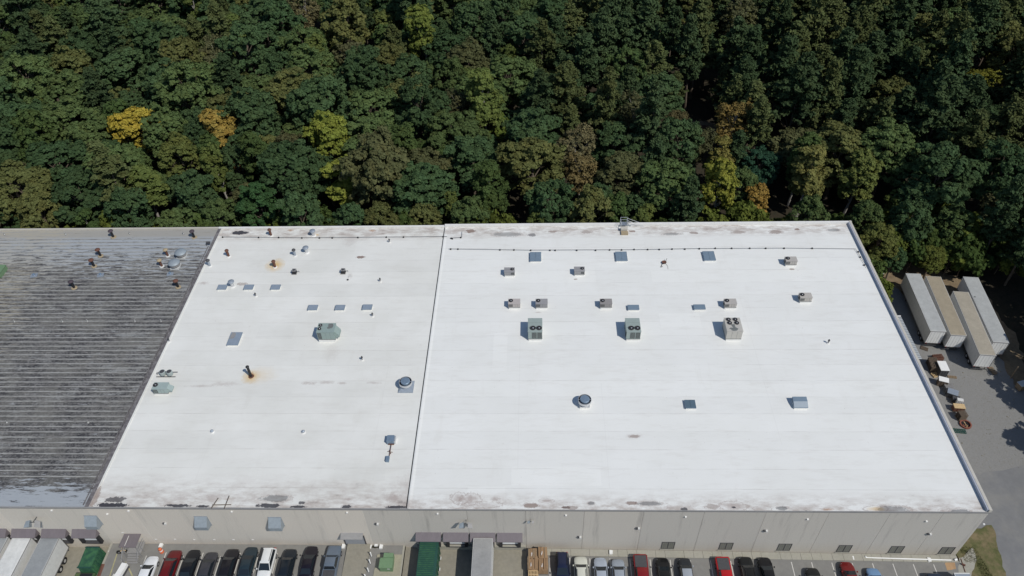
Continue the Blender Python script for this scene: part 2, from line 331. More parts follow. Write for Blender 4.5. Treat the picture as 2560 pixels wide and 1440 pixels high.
# ------------------------------------------------------------------ the ground
def zg(x):      # level of the forecourt along the front wall
    if x < -43.4: return -1.6
    if x < -1.6: return -.5
    if x < 15.2: return -1.1
    return -1.1-1.2*min(1., (x-15.2)/57.)
ZE = -2.3
def blobpoly(pts, jit=.3, step=1.2, seed=1):
    r = random.Random(seed); out = []
    for i in range(len(pts)):
        a, b = Vector(pts[i]), Vector(pts[(i+1) % len(pts)]); n = max(1, int((b-a).length/step))
        for k in range(n):
            p = a.lerp(b, k/n); out.append((p.x+r.uniform(-jit, jit), p.y+r.uniform(-jit, jit)))
    return out
struct('ground', MB().quad((-1500, -600, ZE-.06), (1500, -600, ZE-.06), (1500, 2500, ZE-.06), (-1500, 2500, ZE-.06)).mesh('ground', 'litter'))
lot = struct('car_park', MB().box(-43.4, -1.6, -45, -.02, -3, -.5).mesh('car_park', 'asphalt'))
struct('dock_apron', MB().box(-90, -43.4, -45, -.02, -3, -1.6).mesh('dock_apron', 'pit'))
struct('dock_apron', MB().box(-1.6, 15.2, -45, -.02, -3, -1.1).mesh('dock_apron', 'pit'))
mb = MB()
mb.add([(15.2, -45, -1.1), (72.2, -45, ZE), (72.2, -.02, ZE), (15.2, -.02, -1.1), (15.2, -45, -3), (72.2, -45, -3), (72.2, -.02, -3), (15.2, -.02, -3)], [(0, 1, 2, 3), (4, 5, 1, 0), (3, 2, 6, 7), (1, 5, 6, 2)])
mb.add([(72.2, -45, ZE), (76.5, -45, ZE), (76.5, -4.3, ZE), (75.2, -.9, ZE), (72.2, -.9, ZE)], [(0, 1, 2, 3, 4)])
lot2 = struct('car_park', mb.mesh('car_park_right', 'asphalt'))
struct('road', MB().poly(blobpoly([(76.6, -45), (77.0, -.5), (74.6, 3), (74.6, 12), (80.2, 14), (80.4, 20), (80, 24), (97, 24), (99, -45)], .12, 1.5, 3), ZE-.05, ZE-.03).mesh('road', 'road'))
struct('gravel_yard', MB().poly(blobpoly([(79.9, 13), (80.7, 33), (81.9, 50), (84, 54), (88, 47), (96, 40), (96, 30), (99.5, 26), (98.5, 16), (84, 13)], .35, 1.2, 4), ZE-.045, ZE-.018).mesh('gravel_yard', 'gravel'))
struct('dirt_verge', MB().poly(blobpoly([(79, 50), (79.5, 60), (88, 60.5), (95, 58), (100, 54), (101, 40), (99, 30), (96, 30), (88, 42)], .5, 1.2, 5), ZE-.055, ZE-.035).mesh('dirt_verge', 'dirt'))
struct('concrete_strip', MB().poly([(74.25, 12), (80.2, 14), (81.0, 33), (82.3, 52), (82.0, 57), (74.25, 58.5)], ZE-.04, ZE+.02).mesh('concrete_strip', 'strip'))
struct('grass_verge', MB().poly(blobpoly([(74.6, 2.5), (81.07, 4.61), (80.84, 2.30), (80.20, -0.63), (79.65, -3.99), (75.12, -4.58), (75.41, -2.37), (76.81, -0.65), (77.06, 1.09), (74.6, -.5)], .2, .7, 7), ZE-.03, ZE+.012).mesh('grass_verge', 'grassy'))
struct('broken_concrete', MB().poly(blobpoly([(74.69, -0.21), (75.54, 0.03), (77.36, 1.56), (77.77, 0.98), (77.08, -0.65), (75.79, -2.48), (75.32, -4.85), (72.71, -4.87)], .12, .5, 13), ZE-.04, ZE+.005).mesh('broken_concrete', 'side'))
struct('clay_stain', MB().poly(blobpoly([(72.38, -1.15), (73.70, -0.79), (73.67, -1.93), (72.35, -2.06)], .12, .4, 9), ZE, ZE+.006).mesh('clay_stain', 'orange_dirt'))
# a short retaining wall where the level car park stands above each dock pit
for x0 in (-43.4, -1.9):
    w = link('retaining_wall', MB().box(x0, x0+.3, -45, -.03, -3, -.46).mesh('retaining_wall', 'side')); tag(w, 'low concrete edge wall beside the %s dock pit' % ('left' if x0 < -10 else 'middle'), 'wall')
def line_strip(x, y0, y1, parent, m='line', w=.1, slant=0.):
    z0 = zg(x)+.004
    link('parking_line', MB().add([(x-w/2, y0, z0), (x+w/2, y0, z0), (x+w/2+slant, y1, z0), (x-w/2+slant, y1, z0)], [(0, 1, 2, 3)][::1]).mesh('parking_line', m), parent)
for i in range(21):
    x = 18.5+2.752*i
    if x < 73.5: line_strip(x, -6.6, -1.35 if i not in (1, 3) else -1.3, lot2)
for i in range(11): line_strip(-37.6+2.62*i, -6.4, -1.3 if i % 2 else -1.8, lot)
link('parking_line', MB().add([(-40.25, -2.74, -.496), (-40.10, -2.68, -.496), (-38.34, -4.73, -.496), (-38.56, -4.73, -.496)], [(0, 3, 2, 1)]).mesh('hatch_line', 'yline'), lot)
link('parking_line', MB().add([(-41.96, -1.59, -.496), (-41.82, -1.53, -.496), (-41.50, -4.75, -.496), (-41.66, -4.75, -.496)], [(0, 3, 2, 1)]).mesh('hatch_line', 'yline'), lot)
# sidewalk of separate slabs
walk = struct('sidewalk', MB().box(15.6, 16.0, -1.05, -.05, -1.4, -.98).mesh('sidewalk', 'side'))
x = 16.02; rr = random.Random(5)
while x < 74:
    w = rr.choice((1.3, 1.3, 1.5, 2.6)); x1 = min(74.3, x+w); za, zb = zg(x)+.12, zg(x1)+.12
    mb = MB().add([(x, -1.05, za), (x1-.03, -1.05, zb), (x1-.03, -.05, zb), (x, -.05, za), (x, -1.05, za-.5), (x1-.03, -1.05, zb-.5), (x1-.03, -.05, zb-.5), (x, -.05, za-.5)],
                  [(0, 1, 2, 3), (4, 5, 1, 0), (1, 5, 6, 2), (0, 3, 7, 4)])
    link('paving_slab', mb.mesh('paving_slab', 'side'), walk, loc=(0, 0, rr.uniform(-.012, .012))); x = x1

# ------------------------------------------------------------------ the warehouse
HR = 9.3; XL, XJ, XS, XR, YB = -100., -42.3, .15, 73.69, 58.0
wh = link('warehouse', box(XL, 74.2, .22, YB+.6, -3, HR-.3).mesh('core', 'facade'))
tag(wh, 'long flat-roofed warehouse with white membrane roofs and a ribbed dark grey bay', 'building')
joints = [-98., -92., -86., -80., -74., -67.6, -61.4, -55.2, -49., -43., -36.8, -30.7, -24.5, -18.5, -12.2, -6.05, -.1, 7.6, 15.3, 22.93, 30.6, 38.4, 46.28, 54.26, 62.0, 68.65, 74.24]
for a, b in zip(joints[:-1], joints[1:]):
    link('wall_panel', box(a+(.03 if b < 0 else .016), b-(.03 if b < 0 else .016), 0, .2, -3, HR-.12).mesh('wall_panel', 'panel_warm' if b < -5 else 'panel'), wh)
    if b < 0: link('joint_sealant', box(b-.029, b+.029, .012, .2, -3, HR-.13).mesh('joint_sealant', 'caulk'), wh)
for k in range(8):
    y0 = .22+7.3*k; link('wall_panel', box(74.22, 74.4, y0+.03, y0+7.27, -3, HR-.02).mesh('wall_panel', 'panel'), wh)
# roofs: overlapping sheets, each a strip of its own
NS = 19; dy = YB/NS; ZS = HR+.007
sheet_l = box(0, XS-.45-XJ, 0, dy-.008, 0, .05).mesh('roof_sheet_left', 'white_l')
sheet_r = box(0, XR-XS, 0, dy-.008, 0, .05).mesh('roof_sheet_right', 'white_r')
for k in range(NS):
    link('roof_sheet', sheet_l, wh, (XJ, k*dy, HR-.05+.006*(k % 2)))
    link('roof_sheet', sheet_r, wh, (XS, k*dy, HR-.05+.006*(k % 2)))
link('ribbed_roof', box(XL, XJ-.725, 0.02, YB, HR-.3, HR-.03).mesh('ribbed_roof', 'ribbed'), wh)
rib = box(0, XJ-1.1-XL, -.08, .08, 0, .11).mesh('roof_rib', 'rib')
y = 4.6
while y < 55.5:
    link('roof_rib', rib, wh, (XL, y, HR-.03)); y += .92
mb = MB().poly([(XJ-.72, 0.02), (XJ-.12, 0.02), (XJ-.12, YB), (XJ-.72, YB)], HR-.3, HR+.06).mesh('expansion_joint', 'joint')
link('expansion_joint', mb, wh)
link('expansion_joint', box(XJ-1.06, XJ-.94, .3, 53, HR-.029, HR+.08).mesh('joint_edge', 'joint'), wh)
link('expansion_joint', box(XJ-.11, XJ+.12, 0.02, YB, HR-.3, HR+.10).mesh('joint_curb', 'white_l'), wh)
link('seam_gap', box(XS-.45, XS-.40, 0.02, YB, HR-.1, HR+.012).mesh('seam_gap', 'black'), wh)
link('seam_curb', MB().add([(XS-.32, 0, HR), (XS-.32, YB, HR), (XS-.22, YB, HR+.045), (XS-.22, 0, HR+.045), (XS-.08, 0, HR+.045), (XS-.08, YB, HR+.045), (XS+.25, 0, HR+.012), (XS+.25, YB, HR+.012)],
     [(0, 3, 2, 1), (3, 4, 5, 2), (4, 6, 7, 5), (0, 6, 4, 3)]).mesh('seam_curb', 'white_r'), wh)
for (x, y, w, d_, rz) in ((31.78, 43.67, 9.5, 5.8, 0), (39.92, 33.87, 6.5, 3.0, 0), (19.35, 4.98, 12., 2.9, 0), (10.07, 2.22, 5., 2.2, 0), (71.17, 49.19, 7., 2.6, 0), (55.47, 22.22, 14., 2.9, 0), (45.34, 4.78, 10., 2.9, 0), (11.10, 27.10, 2.2, 8., 0)):
    link('repair_sheet', box(-w/2, w/2, -d_/2, d_/2, 0, .004).mesh('repair_sheet', 'white_r'), wh, (x, y, ZS), rz)
for (x, y, w, d_) in ((-17.51, 53.16, 3.0, 4.5), (-38.49, 56.73, 4.6, 1.7), (-33.63, 9.95, 9., 3.), (-7.23, 5.49, 7., 2.8), (-25.33, 31.51, 6., 3.)):
    link('repair_sheet', box(-w/2, w/2, -d_/2, d_/2, 0, .004).mesh('repair_sheet_left', 'white_l'), wh, (x, y, ZS))
# copings
def cop(x0, x1, y0, y1, z1, m, n=8, name='coping', alongx=True):
    L = (x1-x0) if alongx else (y1-y0)
    k = max(1, int(round(L/n))); s = L/k
    me = (box(.01, s-.01, y0, y1, HR-.2, z1) if alongx else box(x0, x1, .01, s-.01, HR-.2, z1)).mesh(name, m)
    for i in range(k): link(name, me, wh, (x0+i*s, 0, 0) if alongx else (0, y0+i*s, 0))
cop(XL, -43.2, -.14, .02, HR+.05, 'coping', 6); cop(-43.2, 0.0, -.14, .02, HR+.08, 'coping', 6); cop(0.0, 74.4, -.14, -.03, HR+.05, 'coping', 7.6)
cop(XL, -42.9, YB+.02, YB+.35, HR+.22, 'coping_beige', 8); cop(-42.9, -.2, YB+.02, YB+.35, HR+.25, 'coping_white', 8); cop(-.2, 74.4, YB+.02, YB+.42, HR+.45, 'coping_white', 8)
cop(XL, 74.4, YB+.43, YB+.6, HR+.08, 'darkgrey', 12, 'gutter')
cop(73.93, 74.30, -.12, YB+.42, HR+.52, 'coping_beige', 7.6, 'parapet_cap', False)
for k in range(8):
    y0 = YB*k/8+.01; y1 = YB*(k+1)/8-.01
    link('parapet_flashing', MB().add([(73.70, y0, HR-.05), (73.70, y1, HR-.05), (73.74, y1, HR+.49), (73.74, y0, HR+.49), (73.92, y1, HR+.49), (73.92, y0, HR+.49), (73.92, y0, HR-.1)], [(0, 3, 2, 1), (3, 5, 4, 2), (0, 6, 5, 3)]).mesh('parapet_flashing', 'parapet_in'), wh)
# six barred windows low in the right wall
fr = MB()
for (a, b, c, d) in ((-.9, .9, 0, .07), (-.9, .9, 1.83, 1.9), (-.9, -.83, .07, 1.83), (.83, .9, .07, 1.83), (-.05, .05, .07, 1.83)): fr.box(a, b, -.05, .06, c, d)
fr = fr.mesh('window_frame', 'darkgrey'); pane = box(.06, .82, -.012, .03, .08, 1.82).mesh('window_pane', 'win')
bars = MB()
for k in range(1, 5): bars.box(.06, .82, -.03, -.014, .07+k*.36, .09+k*.36)
for k in range(1, 3): bars.box(.05+k*.26, .07+k*.26, -.031, -.013, .08, 1.82)
bars = bars.mesh('window_bars', 'rtu_dk')
sill = box(-1.0, 1.0, -.12, .02, -.1, -.005).mesh('window_sill', 'side')
for x, z in ((34.72, -0.95), (42.62, -1.06), (50.56, -1.23), (58.72, -1.52), (65.76, -1.70), (72.57, -1.89)):
    w = link('window', fr, wh, (x, 0, z))
    link('pane', pane, w); link('pane', pane, w, (-.88, 0, 0)); link('bars', bars, w); link('bars', bars, w, (-.88, 0, 0)); link('sill', sill, w)
# hooded wall vents
hood = MB().add([(-.85, 0, 2.4), (.85, 0, 2.4), (.85, -1.0, 1.3), (-.85, -1.0, 1.3), (-.85, -1.0, .55), (.85, -1.0, .55), (.85, 0, .2), (-.85, 0, .2)],
     [(0, 3, 2, 1), (3, 4, 5, 2), (4, 7, 6, 5), (1, 2, 5, 6), (0, 7, 4, 3)]).mesh('wall_hood', 'hood')
hl = MB().box(-.9, .9, -.03, -.004, 2.38, 2.5).box(-.9, -.84, -.05, -.004, .1, 2.4).box(.84, .9, -.05, -.004, .1, 2.4).mesh('hood_flange', 'galv')
for x, z in ((-43.16, 4.68), (-28.16, 4.63), (-18.19, 4.53)):
    h = link('wall_hood', hood, wh, (x, 0, z)); link('hood_flange', hl, h)
# floodlight pairs, wall packs and louvres
arm = MB().tube((0, 0, .5), (0, -.9, .7), .05).tube((-.55, -.9, .7), (.55, -.9, .7), .05).mesh('bracket', 'darkgrey')
def lampmesh(s): return MB().add([(s*.35, -.75, 1.0), (s*1.0, -.8, .75), (s*1.15, -1.5, .35), (s*.35, -1.5, .55), (s*.4, -.7, .75), (s*.95, -.75, .5), (s*1.05, -1.4, .15), (s*.4, -1.4, .3)],
    [(0, 1, 2, 3), (4, 7, 6, 5), (0, 4, 5, 1), (1, 5, 6, 2), (2, 6, 7, 3), (3, 7, 4, 0)]).mesh('lamp_head', 'hood' if s < 0 else 'coping')
l1, l2 = lampmesh(-1), lampmesh(1)
for (x, z), s in (((-50.70, 6.20), 1.), ((7.41, 6.20), .8), ((15.96, 6.61), .4)):
    f = link('floodlight_bracket', arm, wh, (x, 0, z), sc=s); link('lamp_head', l1, f); link('lamp_head', l2, f)
wp = MB().box(-.11, .11, -.18, 0, -.07, .08).mesh('wall_light', 'white')
for x, z in ((-40.55, 7.67), (-23.48, 8.46), (-8.14, 8.41), (3.77, 8.23), (20.57, 7.99), (36.10, 7.75), (51.86, 7.31), (67.11, 6.96), (74.61, 6.33), (-47.74, 8.53), (-37.33, 8.53)):
    link('wall_light', wp, wh, (x, 0, z))
lv = MB().box(-.2, .2, -.16, 0, -.12, .1).mesh('pipe_outlet', 'darkgrey'); lv2 = MB().box(.02, .24, -.24, -.02, -.1, .12).mesh('outlet_cover', 'offwhite')
for x, z in ((-33.61, 5.32), (-4.67, 5.54), (7.72, 5.26), (30.15, 4.78), (47.03, 4.34), (68.54, 3.75), (22.48, 2.31)):
    o = link('pipe_outlet', lv, wh, (x, 0, z), sc=1.2); link('outlet_cover', lv2, o)
sm = MB().box(-.14, .14, -.07, 0, -.06, .06).mesh('outlet', 'offwhite')
for x, z in ((-36.47, 0.77), (-33.73, 0.80), (-31.03, 0.72), (-28.19, 0.76), (-25.47, 0.80), (-22.75, 0.83), (-40.47, 2.63)):
    link('socket_box', sm, wh, (x, 0, z))
# dock canopies, doors, seals
can = MB().add([(-1.72, 0, .78), (1.72, 0, .78), (1.72, -1.0, .1), (-1.72, -1.0, .1), (-1.72, 0, .7), (1.72, 0, .7), (1.72, -1.0, 0), (-1.72, -1.0, 0)],
     [(0, 3, 2, 1), (4, 5, 6, 7), (3, 7, 6, 2), (0, 4, 7, 3), (1, 2, 6, 5)]).mesh('dock_canopy', 'canopy')
def bracket(s): return MB().add([(s*1.7, 0, .7), (s*1.7, -.95, .02), (s*1.7, 0, -.5), (s*1.63, 0, .7), (s*1.63, -.95, .02), (s*1.63, 0, -.5)], [(0, 1, 2), (5, 4, 3), (0, 3, 4, 1), (1, 4, 5, 2)]).mesh('canopy_bracket', 'canopy')
bl, br_ = bracket(-1), bracket(1)
rec = MB().box(-1.45, 1.45, -.012, .0, -2.55, .3).mesh('dock_seal', 'rubber')
seals = [box(x, x+.37, -.45, -.013, -2.5, .3).mesh('dock_bumper', 'rubber') for x in (-1.45, 1.08)]
door = MB().box(-1.06, 1.06, -.06, -.013, -2.25, .1).mesh('dock_door', 'doorwhite')
dsec = MB().box(-1.06, 1.06, -.08, -.061, -1.72, -1.69).box(-1.06, 1.06, -.08, -.061, -1.12, -1.09).box(-1.06, 1.06, -.08, -.061, -.52, -.49).mesh('door_rail', 'coping')
lev = MB().box(-1.2, 1.2, -.35, -.014, -2.75, -2.56).mesh('dock_leveller', 'darkgrey')
for px, zc in ((-58.26, 2.07), (-54.06, 2.12), (-49.82, 2.18), (-45.54, 2.23), (2.02, 2.05), (5.76, 2.10), (9.42, 2.03), (13.08, 1.97)):
    zc = 2.72 if px < -10 else 2.40
    c = link('dock_canopy', can, wh, (px, 0, zc)); link('canopy_bracket', bl, c); link('canopy_bracket', br_, c)
    s = link('dock_seal', rec, wh, (px, 0, zc)); link('dock_door', door, s); link('dock_door_rail', dsec, s); link('dock_bumper', seals[0], s); link('dock_bumper', seals[1], s); link('dock_leveller', lev, s)
# drive-in door with hood
d = link('roller_door', box(-1.35, 1.35, -.05, 0, 0, 2.2).mesh('roller_door', 'doorgrey'), wh, (-8.44, 0, -.1))
mb = MB()
for k in range(6): mb.box(-1.35, 1.35, -.07, -.051, .3+.33*k, .33+.33*k)
link('door_rib', mb.mesh('door_rib', 'coping'), d)
link('door_frame', MB().box(-1.5, -1.36, -.1, 0, -.3, 2.3).box(1.36, 1.5, -.1, 0, -.3, 2.3).box(-1.36, 1.36, -.1, 0, -.12, -.02).mesh('door_frame', 'darkgrey'), d)
link('door_hood', MB().add([(-1.6, 0, 3.0), (1.45, 0, 3.0), (1.45, -.75, 2.55), (-1.6, -.75, 2.55), (-1.6, 0, 2.9), (1.45, 0, 2.9), (1.45, -.75, 2.45), (-1.6, -.75, 2.45)],
     [(0, 3, 2, 1), (4, 5, 6, 7), (3, 7, 6, 2), (0, 4, 7, 3), (1, 2, 6, 5)]).mesh('door_hood', 'coping'), d)
struct('concrete_ramp', MB().add([(-9.6, -.02, -.1), (-6.4, -.02, -.1), (-6.5, -5.5, -.49), (-9.7, -5.5, -.49), (-9.6, -.02, -.6), (-6.4, -.02, -.6), (-6.5, -5.5, -.6), (-9.7, -5.5, -.6)], [(0, 3, 2, 1), (0, 4, 7, 3), (1, 2, 6, 5), (3, 7, 6, 2)]).mesh('concrete_ramp', 'pit'))
# footing ledge at the docks
link('dock_ledge', box(.1, 15.2, -.3, -.01, -1.2, -.15).mesh('dock_ledge', 'side'), wh)
# side loading canopy: corrugated white roof in slats
sc_ = link('side_canopy', box(74.42, 80.2, 32.3, 42.2, 1.35, 1.42).mesh('side_canopy', 'darkgrey'), wh)
slat = MB().box(74.45, 80.3, 0, .24, 1.425, 1.50).mesh('canopy_slat', 'slat')
for k in range(26): link('canopy_slat', slat, sc_, (0, 32.3+k*.37, 0))
link('canopy_slat', box(74.45, 80.25, 41.95, 42.15, 1.5, 1.62).mesh('canopy_edge', 'white'), sc_)
link('canopy_post', MB().tube((80.1, 32.5, -2.3), (80.1, 32.5, 1.35), .06).tube((80.1, 42.0, -2.3), (80.1, 42.0, 1.35), .06).tube((80.1, 37.2, -2.3), (80.1, 37.2, 1.35), .06).mesh('canopy_post', 'galv'), sc_)

# ------------------------------------------------------------------ roof equipment
ZR = HR+.006
GREEN, BEIGE, GREY = (.30, .355, .335), (.43, .405, .375), (.30, .295, .30)
def fan_parts(x, y, z, r):
    ring = MB().lathe([(r*.92, z+.002), (r*1.08, z+.002), (r*1.08, z+.12), (r*.96, z+.12), (r*.92, z+.03)], 20, (x, y), False)
    disc = MB().lathe([(r*.92, z+.012), (.01, z+.012)], 20, (x, y), False)
    bl = MB()
    for k in range(4):
        a = k*math.pi/2+.4; ca, sa = math.cos(a), math.sin(a); cb, sb = math.cos(a+.55), math.sin(a+.55)
        bl.quad((x+ca*.15*r, y+sa*.15*r, z+.05), (x+ca*.85*r, y+sa*.85*r, z+.04), (x+cb*.85*r, y+sb*.85*r, z+.09), (x+cb*.15*r, y+sb*.15*r, z+.09))
    hub = MB().lathe([(r*.28, z+.06), (r*.26, z+.14), (r*.1, z+.17)], 10, (x+r*.05, y-.04*r), True)
    return ring, disc, bl, hub
def rtu_kit(w, d, h, fans, grilles, curb=.28, seams=1, grime=None, hoodr=False, doors=True):
    k = [('curb', box(-w/2+.06, w/2-.06, -d/2-.07, d/2, 0, curb).mesh('curb', 'coping_white'), None)]
    k.append(('casing', box(-w/2, w/2, -d/2, d/2, curb, curb+h).mesh('casing', 'rtu'), None)); ci = 1
    k.append(('lid', box(-w/2-.04, w/2+.04, -d/2-.04, d/2+.04, curb+h, curb+h+.05).mesh('lid', 'rtu'), None)); zt = curb+h+.05
    k.append(('base_rail', box(-w/2-.03, w/2+.03, -d/2-.03, d/2+.03, curb+.002, curb+.10).mesh('base_rail', 'rtu_dk'), None))
    for fx, fy, fr_ in fans:
        a, b, c, e = fan_parts(fx, fy, zt, fr_)
        k.append(('fan', a.mesh('fan', 'darkgrey'), None)); fi = len(k)-1
        k += [('fan_well', b.mesh('fan_well', 'black'), fi), ('fan_blades', c.mesh('fan_blades', 'darkgrey'), fi), ('fan_hub', e.mesh('fan_hub', 'silver'), fi)]
    for x0, x1 in grilles:
        g = box(x0, x1, -d/2-.03, -d/2-.002, curb+.22, curb+h-.12).mesh('grille', 'coil'); k.append(('coil_grille', g, None)); gi = len(k)-1
        n = max(3, int((x1-x0)/.12)); m_ = MB()
        for i in range(1, n): xx = x0+(x1-x0)*i/n; m_.box(xx-.012, xx+.012, -d/2-.045, -d/2-.031, curb+.22, curb+h-.12)
        k.append(('grille_bars', m_.mesh('grille_bars', 'rtu'), gi))
        k.append(('side_grille', box(-w/2-.03, -w/2-.002, -d/2+.15, -d/2+.8, curb+.2, curb+h-.12).mesh('side_grille', 'coil'), None))
    if doors:
        m_ = MB(); xs = [g[1] for g in grilles] or [-w/2]
        for i in range(1, 3): xx = max(xs)+(w/2-max(xs))*i/3; m_.box(xx-.012, xx+.012, -d/2-.012, -d/2-.001, curb+.15, curb+h-.05)
        k.append(('panel_seam', m_.mesh('panel_seam', 'rtu_dk'), None))
    m_ = MB()
    for i in range(1, seams+1): yy = -d/2+d*i/(seams+1); m_.box(-w/2, w/2, yy-.012, yy+.012, zt+.001, zt+.012)
    k.append(('lid_seam', m_.mesh('lid_seam', 'rtu_dk'), None))
    if grime:
        k.append(('grime', MB().poly(blobpoly([(a, b) for a, b in grime], .09, .25, 12), zt+.002, zt+.006).mesh('grime', 'rtu_dk'), None))
    if hoodr:
        hy = d*.36; x0 = w/2
        k.append(('intake_hood', MB().add([(x0, -hy, curb+h-.05), (x0, hy, curb+h-.05), (x0+.62, hy, curb+h*.45), (x0+.62, -hy, curb+h*.45), (x0, -hy, curb+.2), (x0, hy, curb+.2), (x0+.62, hy, curb+.28), (x0+.62, -hy, curb+.28)],
            [(0, 3, 2, 1), (3, 7, 6, 2), (0, 4, 7, 3), (1, 2, 6, 5), (4, 5, 6, 7)]).mesh('intake_hood', 'rtu'), None))
    return k
kA = rtu_kit(1.75, 1.15, .75, [(.48, .1, .28)], [(.28, .78)], seams=1)
kB = rtu_kit(1.9, 1.15, .85, [(-.55, .12, .33)], [(-.88, -.25)], seams=0)
kBig = rtu_kit(2.2, 2.95, 1.65, [(-.35, -.7, .42), (.62, -.7, .42)], [(-.5, .22), (.36, 1.02)], seams=2, doors=False)
kFour = rtu_kit(2.4, 2.9, 1.75, [(-.6, 1.05, .33), (.45, 1.05, .33), (-.55, .3, .33), (.55, .3, .33)], [], seams=0, grime=[(-.5, -1.3), (.35, -1.35), (.55, -.9), (.2, -.6), (.25, .0), (-.35, .02), (-.25, -.6), (-.85, -.85)])
kLong = rtu_kit(2.75, 1.95, 1.7, [(-.98, .5, .27), (-1.0, -.25, .27)], [(-1.28, -.72)], curb=.45, seams=0, grime=[(.2, -.2), (1.0, -.1), (1.1, .7), (.9, .85), (.3, .85)], hoodr=True)
kHood = rtu_kit(2.2, 1.25, 1.05, [(-.75, .12, .34)], [(-1.05, -.35)], seams=0, hoodr=True, curb=.2)
def roofed(kit, name, x, y, label, cat, **k): return spawn(kit, name, label, cat, (x, y, ZR), **k)
S = 'rooftop air conditioners on the white roof'
roofed(kA, 'air_conditioner', 12.18, 44.95, 'small grey air conditioner with its fan at the right, below the first double skylight', 'air conditioner', color=GREY, group=S)
roofed(kA, 'air_conditioner', 24.20, 45.05, 'small grey air conditioner with right-hand fan, between first and second double skylights', 'air conditioner', color=GREY, group=S)
roofed(kB, 'air_conditioner', 13.16, 37.13, 'small beige air conditioner, leftmost in the row above the big green units', 'air conditioner', color=(.45, .41, .39), group=S)
roofed(kB, 'air_conditioner', 17.66, 37.10, 'small grey air conditioner directly above the first big green unit', 'air conditioner', color=GREY, group=S)
roofed(kB, 'air_conditioner', 28.19, 37.04, 'small brown-grey air conditioner just left of a low single skylight', 'air conditioner', color=(.285, .27, .26), group=S)
roofed(kB, 'air_conditioner', 48.34, 36.92, 'small beige air conditioner above the dirty four-fan unit', 'air conditioner', color=BEIGE, group=S)
roofed(kB, 'air_conditioner', 60.62, 47.20, 'small beige air conditioner right of the third double skylight', 'air conditioner', color=BEIGE, group=S)
roofed(kB, 'air_conditioner', 60.77, 38.23, 'small beige air conditioner farthest right on the roof, out on its own', 'air conditioner', color=(.46, .43, .39), group=S)
roofed(kBig, 'air_conditioner', 16.59, 30.99, 'big grey-green air conditioner with two fans, left of its twin', 'air conditioner', color=GREEN, group=S)
roofed(kBig, 'air_conditioner', 31.94, 30.92, 'big grey-green air conditioner with two fans, between its twin and the four-fan unit', 'air conditioner', color=GREEN, group=S)
roofed(kFour, 'air_conditioner', 47.52, 30.86, 'big beige air conditioner with four fans and a dark dirt patch on top', 'air conditioner', color=(.47, .45, .41), group=S)
roofed(kLong, 'air_conditioner', -16.47, 30.33, 'wide green air conditioner with dark patch and side intake hood on the left white roof', 'air conditioner', color=(.27, .34, .32), group=S)
roofed(kHood, 'air_conditioner', -39.48, 19.39, 'pale green air conditioner with intake hood near the dark ribbed roof', 'air conditioner', color=(.33, .40, .385), group=S)
# condensers
kCond = [('pad', box(-.5, .4, -.45, .35, 0, .06).mesh('pad', 'coping'), None), ('casing', box(-.33, .33, -.33, .33, .061, .72).mesh('cond_case', 'black'), None),
         ('top_plate', box(-.36, .36, -.36, .36, .721, .77).mesh('cond_top', 'coping'), None), ('fan_guard', MB().lathe([(.26, .772), (.24, .80), (.01, .80)], 14, (0, 0), False).mesh('cond_fan', 'darkgrey'), None),
         ('line_set', MB().tube((.34, .1, .3), (.7, .25, .3), .03).tube((.7, .25, .3), (.75, .26, .02), .03).mesh('line_set', 'black'), None)]
roofed(kCond, 'condenser', -25.54, 45.58, 'dark square condenser right of the rust-stained vent', 'condenser', group='square condensers on grey pads')
roofed(kCond, 'condenser', -16.91, 45.61, 'dark square condenser beside a small loose grey panel', 'condenser', group='square condensers on grey pads')
roofed([('panel', box(-.3, .3, -.2, .2, 0, .08, rot=.3).mesh('loose_panel', 'offwhite'), None), ('end', MB().lathe([(.18, 0), (.18, .1), (.02, .12)], 10, (-.25, -.8)).mesh('drain_cap', 'darkgrey'), None)], 'junction_box', -15.60, 44.57, 'small loose grey panel with a round drain cap by the right square condenser', 'junction box')
mb = MB().box(-1.1, 1.9, -.5, -.42, .15, .22).box(-1.1, 1.9, .42, .5, .15, .22)
kPair = [('rack', mb.mesh('rack', 'darkgrey'), None)]
for cx in (-.15, .95):
    kPair.append(('condenser_body', MB().lathe([(.42, .2), (.45, .25), (.45, .85), (.4, .9)], 14, (cx, 0)).mesh('cond_body', 'rtu'), None)); ii = len(kPair)-1
    kPair.append(('fan_guard', MB().lathe([(.36, .902), (.3, .93), (.02, .93)], 14, (cx, 0), False).mesh('cond_grill', 'darkgrey'), ii))
kPair.append(('pipework', MB().tube((-.5, 0, .5), (-1.1, .1, .5), .04).tube((-1.1, .1, .5), (-1.2, .05, .02), .05).tube((.1, .3, .5), (.8, .35, .5), .05).mesh('pipework', 'darkgrey'), None))
roofed(kPair, 'condenser_rack', -40.36, 22.51, 'pair of round condensers on a dark rack beside the ribbed roof', 'condenser rack', color=(.33, .38, .37))
